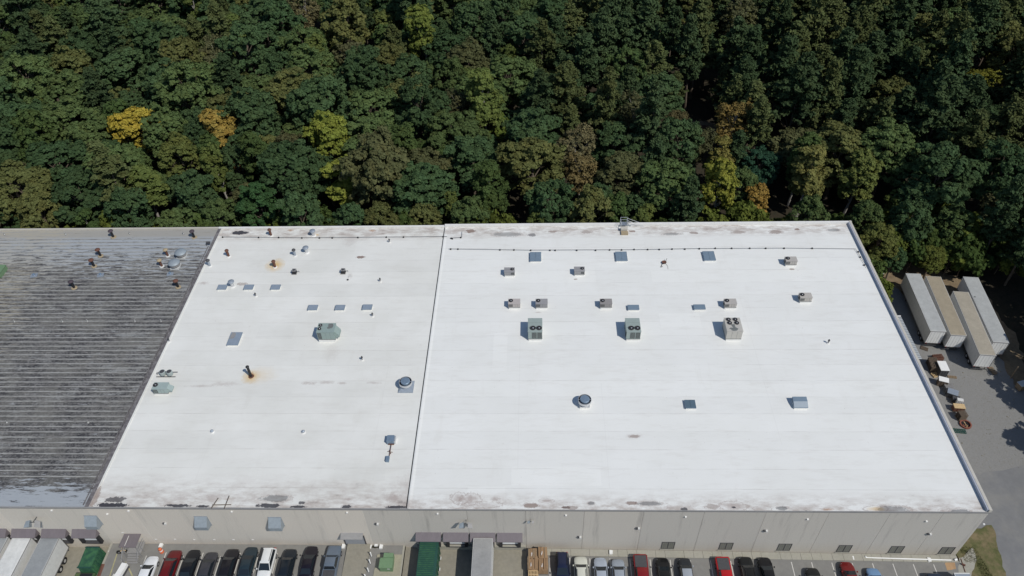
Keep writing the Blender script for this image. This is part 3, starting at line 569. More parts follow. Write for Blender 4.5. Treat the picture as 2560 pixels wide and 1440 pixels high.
# exhaust fans
def exhaust(r, sq, hoodbase):
    k = []
    if hoodbase:
        k.append(('base_hood', MB().add([(-sq, -sq, 0), (sq, -sq, 0), (sq, sq, 0), (-sq, sq, 0), (-sq, -sq, .12), (sq, -sq, .12), (sq, sq, .12), (-sq, sq, .12), (-.55*sq, -.55*sq, .55), (.55*sq, -.55*sq, .55), (.55*sq, .55*sq, .55), (-.55*sq, .55*sq, .55)],
            [(0, 1, 5, 4), (1, 2, 6, 5), (2, 3, 7, 6), (3, 0, 4, 7), (4, 5, 9, 8), (5, 6, 10, 9), (6, 7, 11, 10), (7, 4, 8, 11), (8, 9, 10, 11)]).mesh('base_hood', 'galv'), None)); z = .5
    else:
        k.append(('curb', box(-sq, sq, -sq, sq, 0, .35).mesh('curb', 'coping_white'), None)); z = .35
        k.append(('flange', box(-sq-.05, sq+.05, -sq-.05, sq+.05, .351, .42).mesh('flange', 'silver'), None)); z = .42
    k.append(('wind_band', MB().lathe([(r*.7, z), (r*.75, z+.25), (r, z+.42), (r, z+.85), (r*.95, z+.85), (r*.93, z+.6)], 24, (0, 0), False).mesh('wind_band', 'silver', True), None))
    k.append(('throat', MB().lathe([(r*.93, z+.58), (.02, z+.58)], 24, (0, 0), False).mesh('throat', 'black'), None))
    k.append(('cap', MB().lathe([(r*.72, z+.62), (r*.72, z+.98), (r*.64, z+1.06), (.02, z+1.08)], 24, (0, 0), False).mesh('cap', 'galv_blue', True), None))
    k.append(('strut', MB().box(r*.6, r*.97, -.03, .03, z+.80, z+.86).box(-r*.97, -r*.6, -.03, .03, z+.80, z+.86).mesh('strut', 'silver'), None))
    return k
roofed(exhaust(.97, .70, False), 'exhaust_fan', 23.73, 16.86, 'round exhaust fan on a white curb in the right roof', 'exhaust fan')
roofed(exhaust(.97, 1.12, True), 'exhaust_fan', -2.70, 20.14, 'round exhaust fan on a flared steel base beside the roof seam', 'exhaust fan')
kDome = [('curb', box(-.62, .62, -.62, .62, 0, .3).mesh('dome_curb', 'offwhite'), None),
         ('fan_body', MB().lathe([(.55, .3), (.6, .42), (.78, .5), (.80, .62), (.70, .66), (.74, .72), (.84, .78), (.84, .92)], 20, (0, 0), False).mesh('fan_body', 'coping', True), None),
         ('dome_cap', MB().lathe([(.86, .90), (.86, .96), (.72, 1.12), (.4, 1.24), (.02, 1.28)], 20, (0, 0), False).mesh('dome_cap', 'hood', True), None)]
roofed(kDome, 'dome_fan', -47.15, 50.14, 'silver domed roof fan, rear one of two on the ribbed roof', 'exhaust fan', sc=1.2, group='silver domed fans')
roofed(kDome, 'dome_fan', -47.34, 47.34, 'silver domed roof fan, front one of two on the ribbed roof', 'exhaust fan', sc=1.2, group='silver domed fans')
# mushroom vents
def vent_kit(h, r, cr, cap, pipe, collar, collar_r=.3):
    return [('collar', MB().lathe([(collar_r, 0), (collar_r*.9, .08), (r*1.05, .1)], 12, (0, 0), False).mesh('collar', collar), None),
            ('pipe', MB().lathe([(r, .06), (r, h)], 12, (0, 0), False).mesh('pipe', pipe, True), None),
            ('cap', MB().lathe([(r*1.0, h-.10), (cr, h-.02), (cr, h+.08), (cr*.6, h+.2), (.02, h+.24)], 14, (0, 0), False).mesh('cap', cap, True), None)]
kv = {'rust': vent_kit(1.15, .16, .36, 'rustmetal', 'black', 'tan', .4), 'purple': vent_kit(1.15, .16, .36, 'purple', 'black', 'tan', .42), 'tan': vent_kit(1.1, .16, .34, 'tan', 'rustmetal', 'offwhite', .36),  # rust and purple kinds: shade below the cap painted in as a black pipe
      'brown': vent_kit(1.05, .17, .28, 'rustmetal', 'rustmetal', 'coping_white', .3), 'silver': vent_kit(.85, .22, .42, 'galv', 'silver', 'coping_white', .4), 'grey': vent_kit(1.0, .16, .27, 'darkgrey', 'galv', 'coping_white', .3),
      'tall': vent_kit(2.1, .19, .26, 'black', 'black', 'rustmetal', .42), 'tiny': vent_kit(.45, .07, .12, 'darkgrey', 'coping', 'coping_white', .2), 'tinyw': vent_kit(.45, .10, .12, 'coping', 'offwhite', 'coping', .2), 'low': vent_kit(.22, .14, .22, 'galv', 'galv', 'coping_white', .3)}
def vent(kind, x, y, label, **k): roofed(kv[kind], 'roof_vent', x, y, label, 'roof vent', sc=1.28 if kind not in ('tall', 'low', 'tinyw') else .85 if kind == 'tinyw' else 1.05, **k)
GV = 'mushroom vents'
vent('purple', -62.18, 55.84, 'dark vent nearest the back edge at the middle of the ribbed roof', group=GV)
vent('purple', -46.74, 55.55, 'dark vent at the back edge of the ribbed roof close to the white roof', group=GV)
vent('rust', -62.35, 50.51, 'rusty capped vent, rear one of the pair in the middle of the ribbed roof', group=GV)
vent('rust', -62.32, 47.69, 'rusty capped vent, front one of the pair in the middle of the ribbed roof', group=GV)
vent('tan', -49.88, 50.39, 'tan capped vent beside the rear domed fan', group=GV)
vent('tan', -49.96, 47.58, 'tan capped vent beside the front domed fan', group=GV)
vent('purple', -63.44, 42.10, 'dark vent with pale collar alone below the rusty pair', group=GV)
vent('rust', -45.10, 42.16, 'rusty vent with tan collar in front of the two domed fans', group=GV)
vent('grey', -41.28, 47.61, 'leaning grey vent pipe on the edge between ribbed and white roof', group=GV)
vent('brown', -38.65, 50.17, 'thin rusty vent near the left border of the white roof', group=GV)
vent('brown', -32.40, 55.96, 'brown vent by the back edge left of a steel one', group=GV)
vent('grey', -26.56, 50.27, 'grey vent left of a shiny steel vent', group=GV)
vent('silver', -24.64, 51.13, 'shiny steel vent right of a thinner grey vent', group=GV)
vent('silver', -24.42, 55.87, 'steel vent with rusty foot at the back edge of the left white roof', group=GV)
vent('brown', -29.42, 47.18, 'brown vent in the middle of a yellow rust bloom', group=GV)
vent('silver', -35.60, 42.29, 'blue steel vent between two low skylights', group=GV)
vent('tall', -26.83, 22.25, 'tall black stack leaning over an orange rust stain', group=GV)
GT = 'small pipe vents'
for (x, y), lb in (((-30.86, 39.79), 'tiny vent pipe under the second low skylight on the left'), ((-9.95, 53.76), 'tiny vent pipe near the back edge left of the roof seam'), ((-10.08, 43.30), 'tiny vent pipe alone right of the square condensers'),
    ((-10.09, 34.94), 'tiny vent pipe under the third skylight of the middle row'), ((-10.24, 25.51), 'tiny vent pipe right of the wide green air conditioner'), ((-42.11, 29.47), 'tiny vent pipe beside the ribbed roof, above the condenser rack')):
    vent('tiny', x, y, lb, group=GT)
vent('low', -29.62, 12.00, 'low round vent, left one of two alone on the front of the white roof', group=GT)
vent('low', -16.42, 11.95, 'low round vent, right one of two alone on the front of the white roof', group=GT)
for i, (x, y) in enumerate(((-69.87, 33.96), (-61.70, 33.92), (-57.53, 33.99), (-49.49, 33.95), (-45.11, 33.93))):
    vent('tinyw', x, y, '%s white stub vent of the row of five across the ribbed roof' % ('leftmost', 'second', 'middle', 'fourth', 'rightmost')[i], group='white stub vents')
vent('tinyw', -60.53, 13.56, 'white stub vent by the picture edge low on the ribbed roof', group='white stub vents')
vent('tinyw', -48.43, 13.58, 'white stub vent low on the ribbed roof near the white border', group='white stub vents')
for i, (x, y) in enumerate(((-83.46, 56.67), (-71.65, 56.65), (-59.42, 56.74), (-49.11, 56.51))):
    vent('tinyw', x, y, '%s white stub vent along the back edge of the ribbed roof' % ('leftmost', 'second', 'third', 'rightmost')[i], group='white stub vents')
vent('tiny', 62.01, 28.77, 'tiny bent vent alone at the right of the white roof', group=GT)
# skylights
def sky_kit(w, d, panes=1, h=.28, g='glassroof'):
    k = [('curb', box(-w/2, w/2, -d/2-.03, d/2, 0, h).mesh('curb', 'coping_white'), None)]
    pw = w/panes
    for i in range(panes):
        x0 = -w/2-.03+i*(w+.06)/panes; k.append(('pane', box(x0+.015, x0+(w+.06)/panes-.015, -d/2-.04, d/2+.04, h+.002, h+.08).mesh('pane', g), None))
    k.append(('frame', MB().box(-w/2-.06, w/2+.06, -d/2-.07, -d/2-.042, h-.02, h+.09).box(-w/2-.06, w/2+.06, d/2+.042, d/2+.07, h-.02, h+.09).box(-w/2-.06, -w/2-.032, -d/2-.04, d/2+.04, h-.02, h+.09).box(w/2+.032, w/2+.06, -d/2-.04, d/2+.04, h-.02, h+.09).mesh('frame', 'galv_blue'), None))
    return k
kS = sky_kit(1.5, 1.0, g='glassroof3'); kD = sky_kit(1.9, 2.25, 2); kW = sky_kit(1.75, .95, 1, .3); kM = sky_kit(1.4, 1.35, 2, .3, 'glassroof2')
kG = sky_kit(1.75, 2.6, 1); kG[1] = ('pane', box(-.9, .9, -1.34, 1.34, .282, .36).mesh('pane', 'glassroof3'), None); kG.append(('patch', MB().poly(blobpoly([(-.82, .0), (-.1, .05), (-.05, 1.25), (-.8, 1.25)], .08, .3, 4), .361, .367).mesh('patch', 'coping'), None))
GS = 'skylights'
for (x, y), l in (((-37.20, 41.80), 'low skylight, leftmost of the rear three on the left white roof'), ((-32.58, 41.77), 'low skylight, middle of the rear three on the left white roof'), ((-27.91, 41.74), 'low skylight, rightmost of the rear three on the left white roof'),
                  ((-20.38, 36.76), 'low skylight, leftmost of the three above the wide green unit'), ((-15.81, 36.73), 'low skylight, middle of the three above the wide green unit'), ((-11.26, 36.80), 'low skylight, rightmost of the three above the wide green unit')):
    roofed(kS, 'skylight', x, y, l, 'skylight', group=GS)
roofed(kG, 'skylight', -31.52, 29.78, 'large skylight with one cloudy grey pane on the left white roof', 'skylight', group=GS)
for (x, y), l in (((16.69, 49.19), 'double skylight, leftmost of three under the long gas pipe'), ((31.77, 49.15), 'double skylight, middle of three under the long gas pipe'), ((47.07, 49.11), 'double skylight, rightmost of three under the long gas pipe')):
    roofed(kD, 'skylight', x, y, l, 'skylight', group=GS)
roofed(kW, 'skylight', 32.66, 36.45, 'single low skylight right of a brown-grey air conditioner', 'skylight', group=GS)
roofed(kW, 'skylight', 43.40, 36.48, 'single low skylight left of the beige air conditioner above the four-fan unit', 'skylight', group=GS)
roofed(kM, 'skylight', 38.95, 16.73, 'small dark double skylight between the exhaust fan and the roof hatch', 'skylight', group=GS)
roofed([('curb', box(-.95, .95, -.78, .7, 0, .3).mesh('curb', 'coping_white'), None),
        ('lid', MB().add([(-1, -.8, .3), (1, -.8, .3), (1, -.75, .42), (-1, -.75, .42), (1, .0, .82), (-1, .0, .82), (1, .78, .9), (-1, .78, .9), (1, .78, .3), (-1, .78, .3)],
          [(0, 1, 2, 3), (3, 2, 4, 5), (5, 4, 6, 7), (7, 6, 8, 9), (1, 8, 6, 4, 2), (0, 3, 5, 7, 9)]).mesh('lid', 'glassroof'), None),
        ('hinge', MB().lathe([(.3, .0), (.3, .3), (.1, .35)], 8, (-.3, .95)).mesh('hinge', 'offwhite'), None)], 'roof_hatch', 54.59, 16.87, 'sloping blue-grey roof hatch near the right of the roof', 'hatch')
roofed([('casing', box(-.55, .45, -.5, .5, .0, .85).mesh('casing', 'galv_blue'), None), ('side', box(.46, .62, -.45, .5, 0, .7).mesh('side', 'silver'), None),
        ('manifold', MB().box(-.35, .45, -.62, -.51, .1, .25).tube((.1, -.6, .3), (.05, -2.6, .15), .05).tube((-.3, -1.7, .12), (.4, -1.85, .12), .04).tube((-.1, -1.5, .12), (.2, -2.1, .12), .04).mesh('manifold', 'rustmetal'), None),
        ('pipe_box', box(-.32, .12, -3.4, -2.62, 0, .42).mesh('pipe_box', 'galv_blue'), None)], 'heater_unit', -3.59, 10.42, 'blue-grey steel unit piped to a smaller box beside the roof seam', 'heater')
roofed([('hatch_body', box(-1.5, .6, -1.2, 1.2, 0, .9).mesh('hatch_body', 'green_lt'), None), ('lid', box(-1.55, .65, -1.25, 1.25, .901, 1.0).mesh('lid', 'green_lt'), None), ('front', box(-1.4, .5, -1.26, -1.201, .1, .8).mesh('front', 'coil'), None)], 'roof_unit', -78.42, 45.92, 'green roof unit cut by the left picture edge', 'roof unit')
for (x, y), l in (((-72.10, 45.24), 'blue-grey repair patch box, leftmost on the ribbed roof'), ((-60.10, 45.24), 'blue-grey repair patch box, middle one on the ribbed roof'), ((-47.68, 45.45), 'blue-grey repair patch box, below the domed fans')):
    roofed([('plate', box(-.55, .55, -.45, .45, 0, .16, rot=.25).mesh('plate', 'galv'), None), ('pipe_stub', MB().lathe([(.22, .16), (.22, .4), (.02, .42)], 12, (-.05, .1)).mesh('pipe_stub', 'galv_blue'), None)], 'capped_opening', x, y, l, 'roof opening', group='capped openings')
roofed([('bracket', MB().tube((0, 0, 0), (.25, .25, .6), .05).tube((.25, .25, .6), (.9, .1, .45), .05).mesh('bracket', 'darkgrey'), None), ('camera_body', box(.1, .8, .0, .45, .5, .72).mesh('camera_body', 'darkgrey'), None)], 'wall_bracket', -43.70, 53.11, 'dark bracket on the edge strip at the back of the ribbed roof', 'bracket')
# satellite dish, fallen
roofed([('dish', MB().lathe([(.42, .28), (.3, .2), (.02, .16)], 14, (0, 0), False).mesh('dish', 'rustmetal'), None), ('mount', MB().box(-.25, .3, -.2, .25, 0, .16).tube((.3, .3, .1), (.55, .7, .5), .04).tube((-.3, -.2, .1), (-.7, -1.1, .04), .045).tube((-.7, -1.1, .04), (-.35, -.9, .05), .05).mesh('mount', 'darkgrey'), None),
        ('cable', MB().tube((.3, -.2, .03), (.55, -.9, .03), .025).tube((.55, -.9, .03), (.5, -1.6, .03), .025).mesh('cable', 'coping'), None)], 'satellite_dish', 39.07, 47.61, 'rusty dish mount with trailing cable between two double skylights', 'dish')
# gas pipes
def gas_pipe(name, pts, sups, label, group=None):
    me = MB()
    for a, b in zip(pts[:-1], pts[1:]): me.tube((a[0], a[1], HR+.2), (b[0], b[1], HR+.2), .032, seg=6)
    o = link(name, me.mesh(name, 'darkgrey')); tag(o, label, 'pipe', group)
    sb = box(-.11, .11, -.11, .11, 0, .22).mesh('support_block', 'black')
    for x, y in sups: link('support_block', sb, o, (x, y, ZR))
gas_pipe('gas_pipe', [(-41.29, 55.48), (-26.42, 55.08), (-16.00, 55.08), (0.49, 55.12)], [(-41.37, 55.48), (-34.55, 55.29), (-30.79, 55.25), (-26.42, 55.08), (-23.13, 55.04), (-20.74, 55.02), (-16.00, 55.08), (-10.74, 55.13), (-7.55, 55.10), (-0.25, 55.13)], 'thin dark gas pipe on blocks along the back of the left white roof')
gas_pipe('gas_pipe', [(1.07, 51.63), (15.33, 51.15), (33.84, 51.07), (45.88, 51.27), (60.62, 51.23), (72.92, 50.88), (73.38, 45.95)],
    [(1.43, 51.63), (2.73, 51.61), (10.31, 51.32), (12.82, 51.29), (15.83, 51.15), (19.26, 51.11), (20.19, 51.10), (24.04, 51.06), (27.38, 51.03), (29.87, 51.11), (32.00, 51.09), (34.21, 51.18), (36.61, 51.15), (38.66, 51.13), (40.93, 51.22), (43.19, 51.19), (45.74, 51.27), (48.57, 51.35), (51.45, 51.32), (54.61, 51.29), (57.41, 51.26), (60.62, 51.23), (65.50, 51.18), (73.18, 50.13), (73.10, 48.75), (73.13, 46.67)],
    'long thin dark gas pipe on blocks across the right white roof')
gas_pipe('gas_pipe', [(1.26, 54.65), (3.23, 54.86), (3.12, 56.47)], [(1.26, 54.65), (3.01, 54.86), (1.49, 54.54)], 'short L-shaped gas pipe in the corner by the roof seam')
tag(link('ladder', MB().box(-1.2, 1.3, -.04, .04, .06, .14, rot=.02).box(-.95, -.87, -.6, 1.0, .14, .22, rot=-.3).box(.6, .68, -.6, 1.3, .14, .22, rot=-.05).mesh('ladder', 'wood_dk'), loc=(-24.74, 0.39, ZR)), 'dark timber frame lying at the front edge of the left white roof', 'timber frame')
# back stair over the parapet
st = link('roof_stair', None, loc=(33.28, 56.80, HR)); tag(st, 'grey metal stair with handrails climbing over the back parapet', 'stair')
link('landing', box(-1.0, .25, -1.5, -.7, 0, .35).mesh('landing', 'tan'), st); link('step', box(-1.0, .15, -.55, .1, .0, .75).mesh('step', 'coping_beige'), st)
r_ = MB()
for x in (-.95, .25):
    r_.tube((x, .2, 0), (x, .2, 1.7), .04); r_.tube((x, 1.6, -1), (x, 1.6, 1.7), .04)
    for z in (.6, 1.15, 1.7): r_.tube((x, .2, z), (x, 1.6, z), .035)
for z in (.6, 1.15, 1.7): r_.tube((-.95, 1.6, z), (.25, 1.6, z), .035)
for z in (.2, .75): r_.tube((.25, 1.6, 1.7-z), (4.6, 1.7, -.4-z), .04)
for z in (.2, .75): r_.tube((.25, .9, 1.7-z), (4.6, 1.0, -.4-z), .04)
link('handrail', r_.mesh('handrail', 'silver'), st)
link('platform', box(-1.0, .3, .75, 1.65, .45, .55).mesh('platform', 'galv'), st)
tr = MB()
for k in range(12): tr.box(.35+k*.35, .65+k*.35, .95, 1.62, .3-.18*k, .34-.18*k)
link('tread', tr.mesh('tread', 'galv'), st)

# ------------------------------------------------------------------ trailers in the side yard
def trailer_kit(L, body=(.55, .56, .58), H0=1.1, H=4.1, W=2.6, wheels_at='front', roofm='matte'):
    # local: door end at y=0, far end at y=L, x centred
    k = [('box_body', box(-W/2, W/2, 0, L, H0, H-.03).mesh('box_body', 'offwhite'), None),
         ('roof', MB().add([(-W/2+.04, .03, H-.029), (W/2-.04, .03, H-.029), (W/2-.04, L-.03, H-.029), (-W/2+.04, L-.03, H-.029), (-W/2+.12, .1, H), (W/2-.12, .1, H), (W/2-.12, L-.1, H), (-W/2+.12, L-.1, H)], [(0, 1, 5, 4), (1, 2, 6, 5), (2, 3, 7, 6), (3, 0, 4, 7), (4, 5, 6, 7)]).mesh('trailer_roof', roofm), None)]
    mb = MB(); mb.box(-W/2-.03, -W/2-.001, 0, L, H-.14, H-.02).box(W/2+.001, W/2+.03, 0, L, H-.14, H-.02).box(-W/2-.03, -W/2-.001, 0, L, H0, H0+.14).box(W/2+.001, W/2+.03, 0, L, H0, H0+.14)
    k.append(('side_rail', mb.mesh('side_rail', 'coping'), None))
    for s in (-1, 1):
        k.append(('rear_door', box(min(s*.02, s*1.2), max(s*.02, s*1.2), -.05, -.002, H0+.12, H-.16).mesh('rear_door', 'white'), None)); di = len(k)-1
        mb = MB()
        for xx in (.45, .95): mb.box(s*xx-.018, s*xx+.018, -.075, -.051, H0+.14, H-.18)
        k.append(('lock_rod', mb.mesh('lock_rod', 'offwhite'), di))
    k.append(('door_frame', MB().box(-W/2, W/2, -.08, -.001, H-.15, H-.03).box(-W/2, -1.22, -.08, -.001, H0, H-.15).box(1.22, W/2, -.08, -.001, H0, H-.15).box(-1.22, 1.22, -.08, -.001, H0, H0+.11).mesh('door_frame', 'coping'), None))
    k.append(('tail_lamp', MB().box(-1.2, -1.0, -.10, -.081, H0+.02, H0+.1).mesh('tail_lamp', 'redlamp'), None)); k.append(('tail_lamp', MB().box(1.0, 1.2, -.10, -.081, H0+.02, H0+.1).mesh('tail_lamp', 'redlamp'), None))
    k.append(('bumper', MB().box(-1.1, 1.1, .0, .12, .45, .58).box(-.8, -.7, .02, .1, .58, H0).box(.7, .8, .02, .1, .58, H0).mesh('underride_bar', 'darkgrey'), None))
    for yy in (1.6, 2.85):
        for s in (-1, 1):
            k.append(('wheel', MB().tube((s*.75, yy, .5), (s*1.25, yy, .5), .5, seg=18).mesh('trailer_tyre', 'tyre'), None)); wi = len(k)-1
            k.append(('hub', MB().tube((s*1.251, yy, .5), (s*1.27, yy, .5), .24, seg=12).mesh('trailer_hub', 'silver'), wi))
    k.append(('chassis', MB().box(-.9, .9, .6, L-.6, H0-.22, H0-.002).mesh('chassis', 'darkgrey'), None))
    for s in (-1, 1): k.append(('landing_leg', MB().box(s*.9-.07, s*.9+.07, L-3.2, L-3.05, 0, H0-.23).mesh('landing_leg', 'darkgrey'), None))
    mb = MB(); n = int(L/.61)
    for i in range(1, n):
        for s in (-1, 1): mb.box(min(s*W/2, s*(W/2+.012))+s*.0006, max(s*W/2, s*(W/2+.012))+s*.0006, L*i/n-.012, L*i/n+.012, H0+.15, H-.15)
    k.append(('panel_rib', mb.mesh('panel_rib', 'offwhite'), None))
    mb = MB(); n = int(L/1.2)
    for i in range(1, n): mb.box(-W/2+.13, W/2-.13, L*i/n-.012, L*i/n+.012, H+.001, H+.006)
    k.append(('roof_bow', mb.mesh('roof_bow', roofm), None))
    return k
def place_trailer(fx, fy, bx, by, rc, label, group, z=ZE, L=None, mirror=False, **kw):
    d = Vector((bx-fx, by-fy)); L = L or d.length; rz = math.atan2(d.y, d.x)-math.pi/2
    kit = trailer_kit(L, **kw); cx = fx+math.cos(rz)*1.3; cy = fy+math.sin(rz)*1.3
    return spawn(kit, 'semi_trailer', label, 'trailer', (cx, cy, z), rz, color=rc, group=group)
GTR = 'trailers parked in the side yard'
place_trailer(83.87, 38.31, 84.84, 52.83, (.40, .41, .40), 'white box trailer with grey roof, nearest to the warehouse in the side yard', GTR)
place_trailer(86.89, 37.42, 88.20, 52.06, (.33, .285, .21), 'white box trailer with evenly tan roof, second from the warehouse', GTR)
place_trailer(89.83, 33.02, 91.50, 48.04, (.36, .325, .26), 'white box trailer with tan streaked roof, parked closest to the camera in the yard', GTR)
place_trailer(93.21, 35.80, 94.81, 51.84, (.39, .40, .39), 'white box trailer with pale grey roof, farthest from the warehouse beside the woods', GTR)
# marks on the door of the third trailer and scraps of tape on the fourth
tm = tag(link('roof_tape', MB().box(-.14, .14, -.1, .1, 0, .01).mesh('roof_tape', 'darkgrey'), loc=(94.66, 46.50, 1.825)), 'small dark square patch on the pale roof of the farthest trailer', 'patch')
# trailers at the left docks (door end against the wall: turned round)
GL = 'trailers backed into the left docks'
for cx, rc, lb in ((-58.15+.45, (.30, .315, .32), 'grey-roofed trailer at the dock, cut by the left picture edge'), (-54.21-.25, (.60, .61, .60), 'white-roofed trailer at the dock between two grey-roofed ones'), (-50.12-.35, (.27, .285, .295), 'grey-roofed trailer at the dock next to the green compactor')):
    spawn(trailer_kit(13.6), 'semi_trailer', lb, 'trailer', (cx, -.75, -1.6), math.pi, color=rc, group=GL)
tag(link('trailer_lettering', MB().add([(0, .1, .2), (0, .7, .9), (0, .35, 1.0), (0, -.1, .6), (0, -.5, .95), (0, -.75, .5), (0, -.4, .35), (0, -.6, -.2), (0, -.1, -.4), (0, .3, -.1)], [tuple(range(10))]).mesh('trailer_lettering', 'pink'), loc=(-58.15+.45+1.317, -7.0, 1.0)), 'pink-red painted emblem on the side of the trailer at the left edge', 'marking')
place_trailer(8.26, -5.99, 8.13, -1.16, (.30, .30, .295), 'plain grey-roofed trailer backed into the middle docks', 'trailers backed into the middle docks', z=-1.1, L=1)  if False else None
spawn(trailer_kit(13.6), 'semi_trailer', 'plain grey-roofed trailer backed into the dock right of the green container', 'trailer', (9.25+.25, -.75, -1.1), math.pi, color=(.30, .30, .295))
# green ribbed container at the first middle dock
gc = link('waste_container', box(-1.3, 1.3, -9, 0, .25, 2.55).mesh('container_body', 'green_dk'), loc=(1.86+.15, -.5, -1.1)); tag(gc, 'dark green ribbed waste container standing at the middle dock', 'container')
rb = box(-1.22, .95, -.045, .045, 2.551, 2.63).mesh('container_rib', 'green'); 
for i in range(32): link('roof_rib', rb, gc, (0, -.3-.27*i, 0))
for i in range(9): link('side_rib', box(1.301, 1.42, -.07, .07, .3, 2.4).mesh('side_rib', 'green'), gc, (0, -.6-1.0*i, 0))
for i in range(5): link('side_hook', box(1.43, 1.56, -.2, .2, .2, .36).mesh('side_hook', 'offwhite'), gc, (0, -1.2-1.6*i, 0))
link('container_skid', box(-1.1, 1.1, -8.9, -.1, 0, .249).mesh('container_skid', 'black'), gc)
# compactor at the left docks
cp = link('compactor', None, loc=(-45.28+.55, -1.3, -1.6)); tag(cp, 'green ribbed trash compactor with lowered hopper at the left docks', 'compactor')
link('hopper', MB().add([(-1.1, 0, 0), (1.15, 0, 0), (1.15, -3.2, 0), (-1.1, -3.2, 0), (-1.1, 0, 2.5), (.75, 0, 2.5), (.75, -2.8, 2.3), (-1.1, -2.8, 2.3)], [(3, 2, 1, 0), (4, 7, 6, 5), (0, 1, 5, 4), (1, 2, 6, 5), (2, 3, 7, 6), (3, 0, 4, 7)]).mesh('hopper', 'green'), cp)
for i in range(6): link('hopper_rib', MB().add([(1.16, -.05, 0), (1.28, -.05, 0), (1.28, .05, 0), (1.16, .05, 0), (.80, -.05, 2.3), (.92, -.05, 2.3), (.92, .05, 2.3), (.80, .05, 2.3)], [(0, 1, 5, 4), (1, 2, 6, 5), (2, 3, 7, 6), (4, 5, 6, 7)]).mesh('hopper_rib', 'green'), cp, (0, -.3-.48*i, 0))
link('hopper_rim', MB().box(-1.15, .8, -.12, 0, 2.51, 2.6).box(-1.15, .8, -2.95, -2.81, 2.25, 2.42).mesh('hopper_rim', 'green_dk'), cp)
link('hopper_pit', box(-.8, .9, -3.9, -3.3, 1.501, 1.52).mesh('hopper_pit', 'black'), cp)
link('receiver', box(-1.5, 1.2, -10, -3.25, .2, 1.5).mesh('receiver', 'green_olive'), cp)
link('ram_cylinder', MB().tube((1.5, -1.8, .9), (1.6, -3.6, .9), .33, seg=12).mesh('ram_cylinder', 'rustmetal'), cp)
link('side_post', MB().tube((-1.35, -.2, 0), (-1.35, -.2, 1.9), .07).tube((-1.35, -.2, 1.9), (-1.35, -2.6, 1.6), .06).tube((1.5, .1, 0), (1.5, .1, 1.2), .07).mesh('side_post', 'offwhite'), cp)
# entrance stair with a flat canopy
es = link('entrance_stair', None, loc=(-39.20, -.05, -.5)); tag(es, 'wooden entrance steps under a flat grey-brown canopy on the front wall', 'steps')
link('stair_canopy', box(-1.15, 1.2, -2.0, 0, 2.75, 2.85).mesh('stair_canopy', 'canopy'), es)
link('canopy_scratch', box(-.42, -.34, -1.8, -.3, 2.851, 2.856).mesh('canopy_scratch', 'line'), es)
for x in (-1.05, 1.1):
    link('canopy_post', box(x-.05, x+.05, -1.95, -1.85, 0, 2.749).mesh('canopy_post', 'coping'), es)
    rl = MB()
    for yy in (-1.2, -2.1, -2.9): rl.box(x-.04, x+.04, yy-.04, yy+.04, 0, 1.9 if yy > -2 else 1.3)
    rl.tube((x, -.1, 1.8), (x, -2.0, 1.8), .05).tube((x, -2.0, 1.8), (x, -3.1, 1.0), .05).tube((x, -.1, 1.3), (x, -2.0, 1.3), .05)
    link('railing', rl.mesh('railing', 'coping'), es)
link('landing', box(-1.0, 1.0, -1.75, -.02, .55, .65).mesh('landing', 'coping'), es)
for i in range(4): link('tread', box(-.8, .8, -2.05-.3*i, -1.79-.3*i, .48-.14*i, .53-.14*i).mesh('tread', 'coping'), es)
# smaller things by the wall
gx = -.5
mc = link('handcart', None, loc=(-40.96, -1.38, -.5), rz=.2); tag(mc, 'small two-wheeled motor cart standing left of the entrance steps', 'cart')
for s, r in ((-.55, .34), (.55, .27)): w_ = link('wheel', MB().tube((s, -.09, r), (s, .09, r), r, seg=14).mesh('wheel', 'tyre'), mc); link('rim', MB().tube((s, -.1, r), (s, .1, r), r*.4, seg=8).mesh('rim', 'rim'), w_)
link('frame', MB().tube((-.55, 0, .4), (0, 0, .7), .07).tube((0, 0, .7), (.55, 0, .35), .07).tube((-.1, 0, .7), (.1, .7, 1.2), .06).mesh('frame', 'wood_lt'), mc); link('engine', box(-.2, .25, -.15, .15, .25, .6).mesh('engine', 'silver'), mc)
wb = link('white_barrier', None, loc=(-40.01, -4.64, -.5), rz=-.18); tag(wb, 'long white box on a low dark stand between the compactor and the cars', 'box')
link('body', box(-.38, .38, -2.0, 1.35, .35, .9).mesh('barrier_body', 'white'), wb); link('stand', box(-.42, .46, -1.9, 1.3, 0, .349).mesh('barrier_stand', 'darkgrey'), wb); link('motor', box(-.8, -.39, -.9, -.2, .1, .6).mesh('barrier_motor', 'offwhite'), wb)
cn = link('traffic_barrel', MB().lathe([(.3, 0), (.28, .35), (.26, .36), (.24, .7), (.2, .95), (.03, 1.0)], 14).mesh('barrel', 'orange', True), loc=(-35.61, -1.24, -.5)); tag(cn, 'orange traffic barrel with white band in front of the red car', 'traffic barrel')
link('band', MB().lathe([(.275, .45), (.265, .66)], 14, cap=False).mesh('barrel_band', 'white', True), cn)
for (x, y), z, lb in (((-36.05, -0.35), -.5, 'white block against the wall behind the orange traffic barrel'), ((-10.21, -0.29), -.5, 'white block left of the roller door'), ((-6.50, -0.32), -.5, 'white block right of the roller door'), ((-5.65, 0.04), -.5, 'small white block touching the wall right of the roller door'), ((-4.93, -0.31), -.5, 'white block beside a brown puddle of dirt'),
    ((26.95, -0.49), -1.32, 'white splash block at the kerb above the silver cars'), ((59.99, -0.65), -2.2, 'white splash block at the kerb behind the dark red car'), ((70.38, -0.76), -2.3, 'white splash block at the kerb under the long white pipe')):
    tag(link('splash_block', MB().poly([(-.22, -.3), (.2, -.28), (.26, .25), (-.2, .3)], 0, .28).mesh('splash_block', 'white'), loc=(x, y, z)), lb, 'block', 'white blocks along the wall')
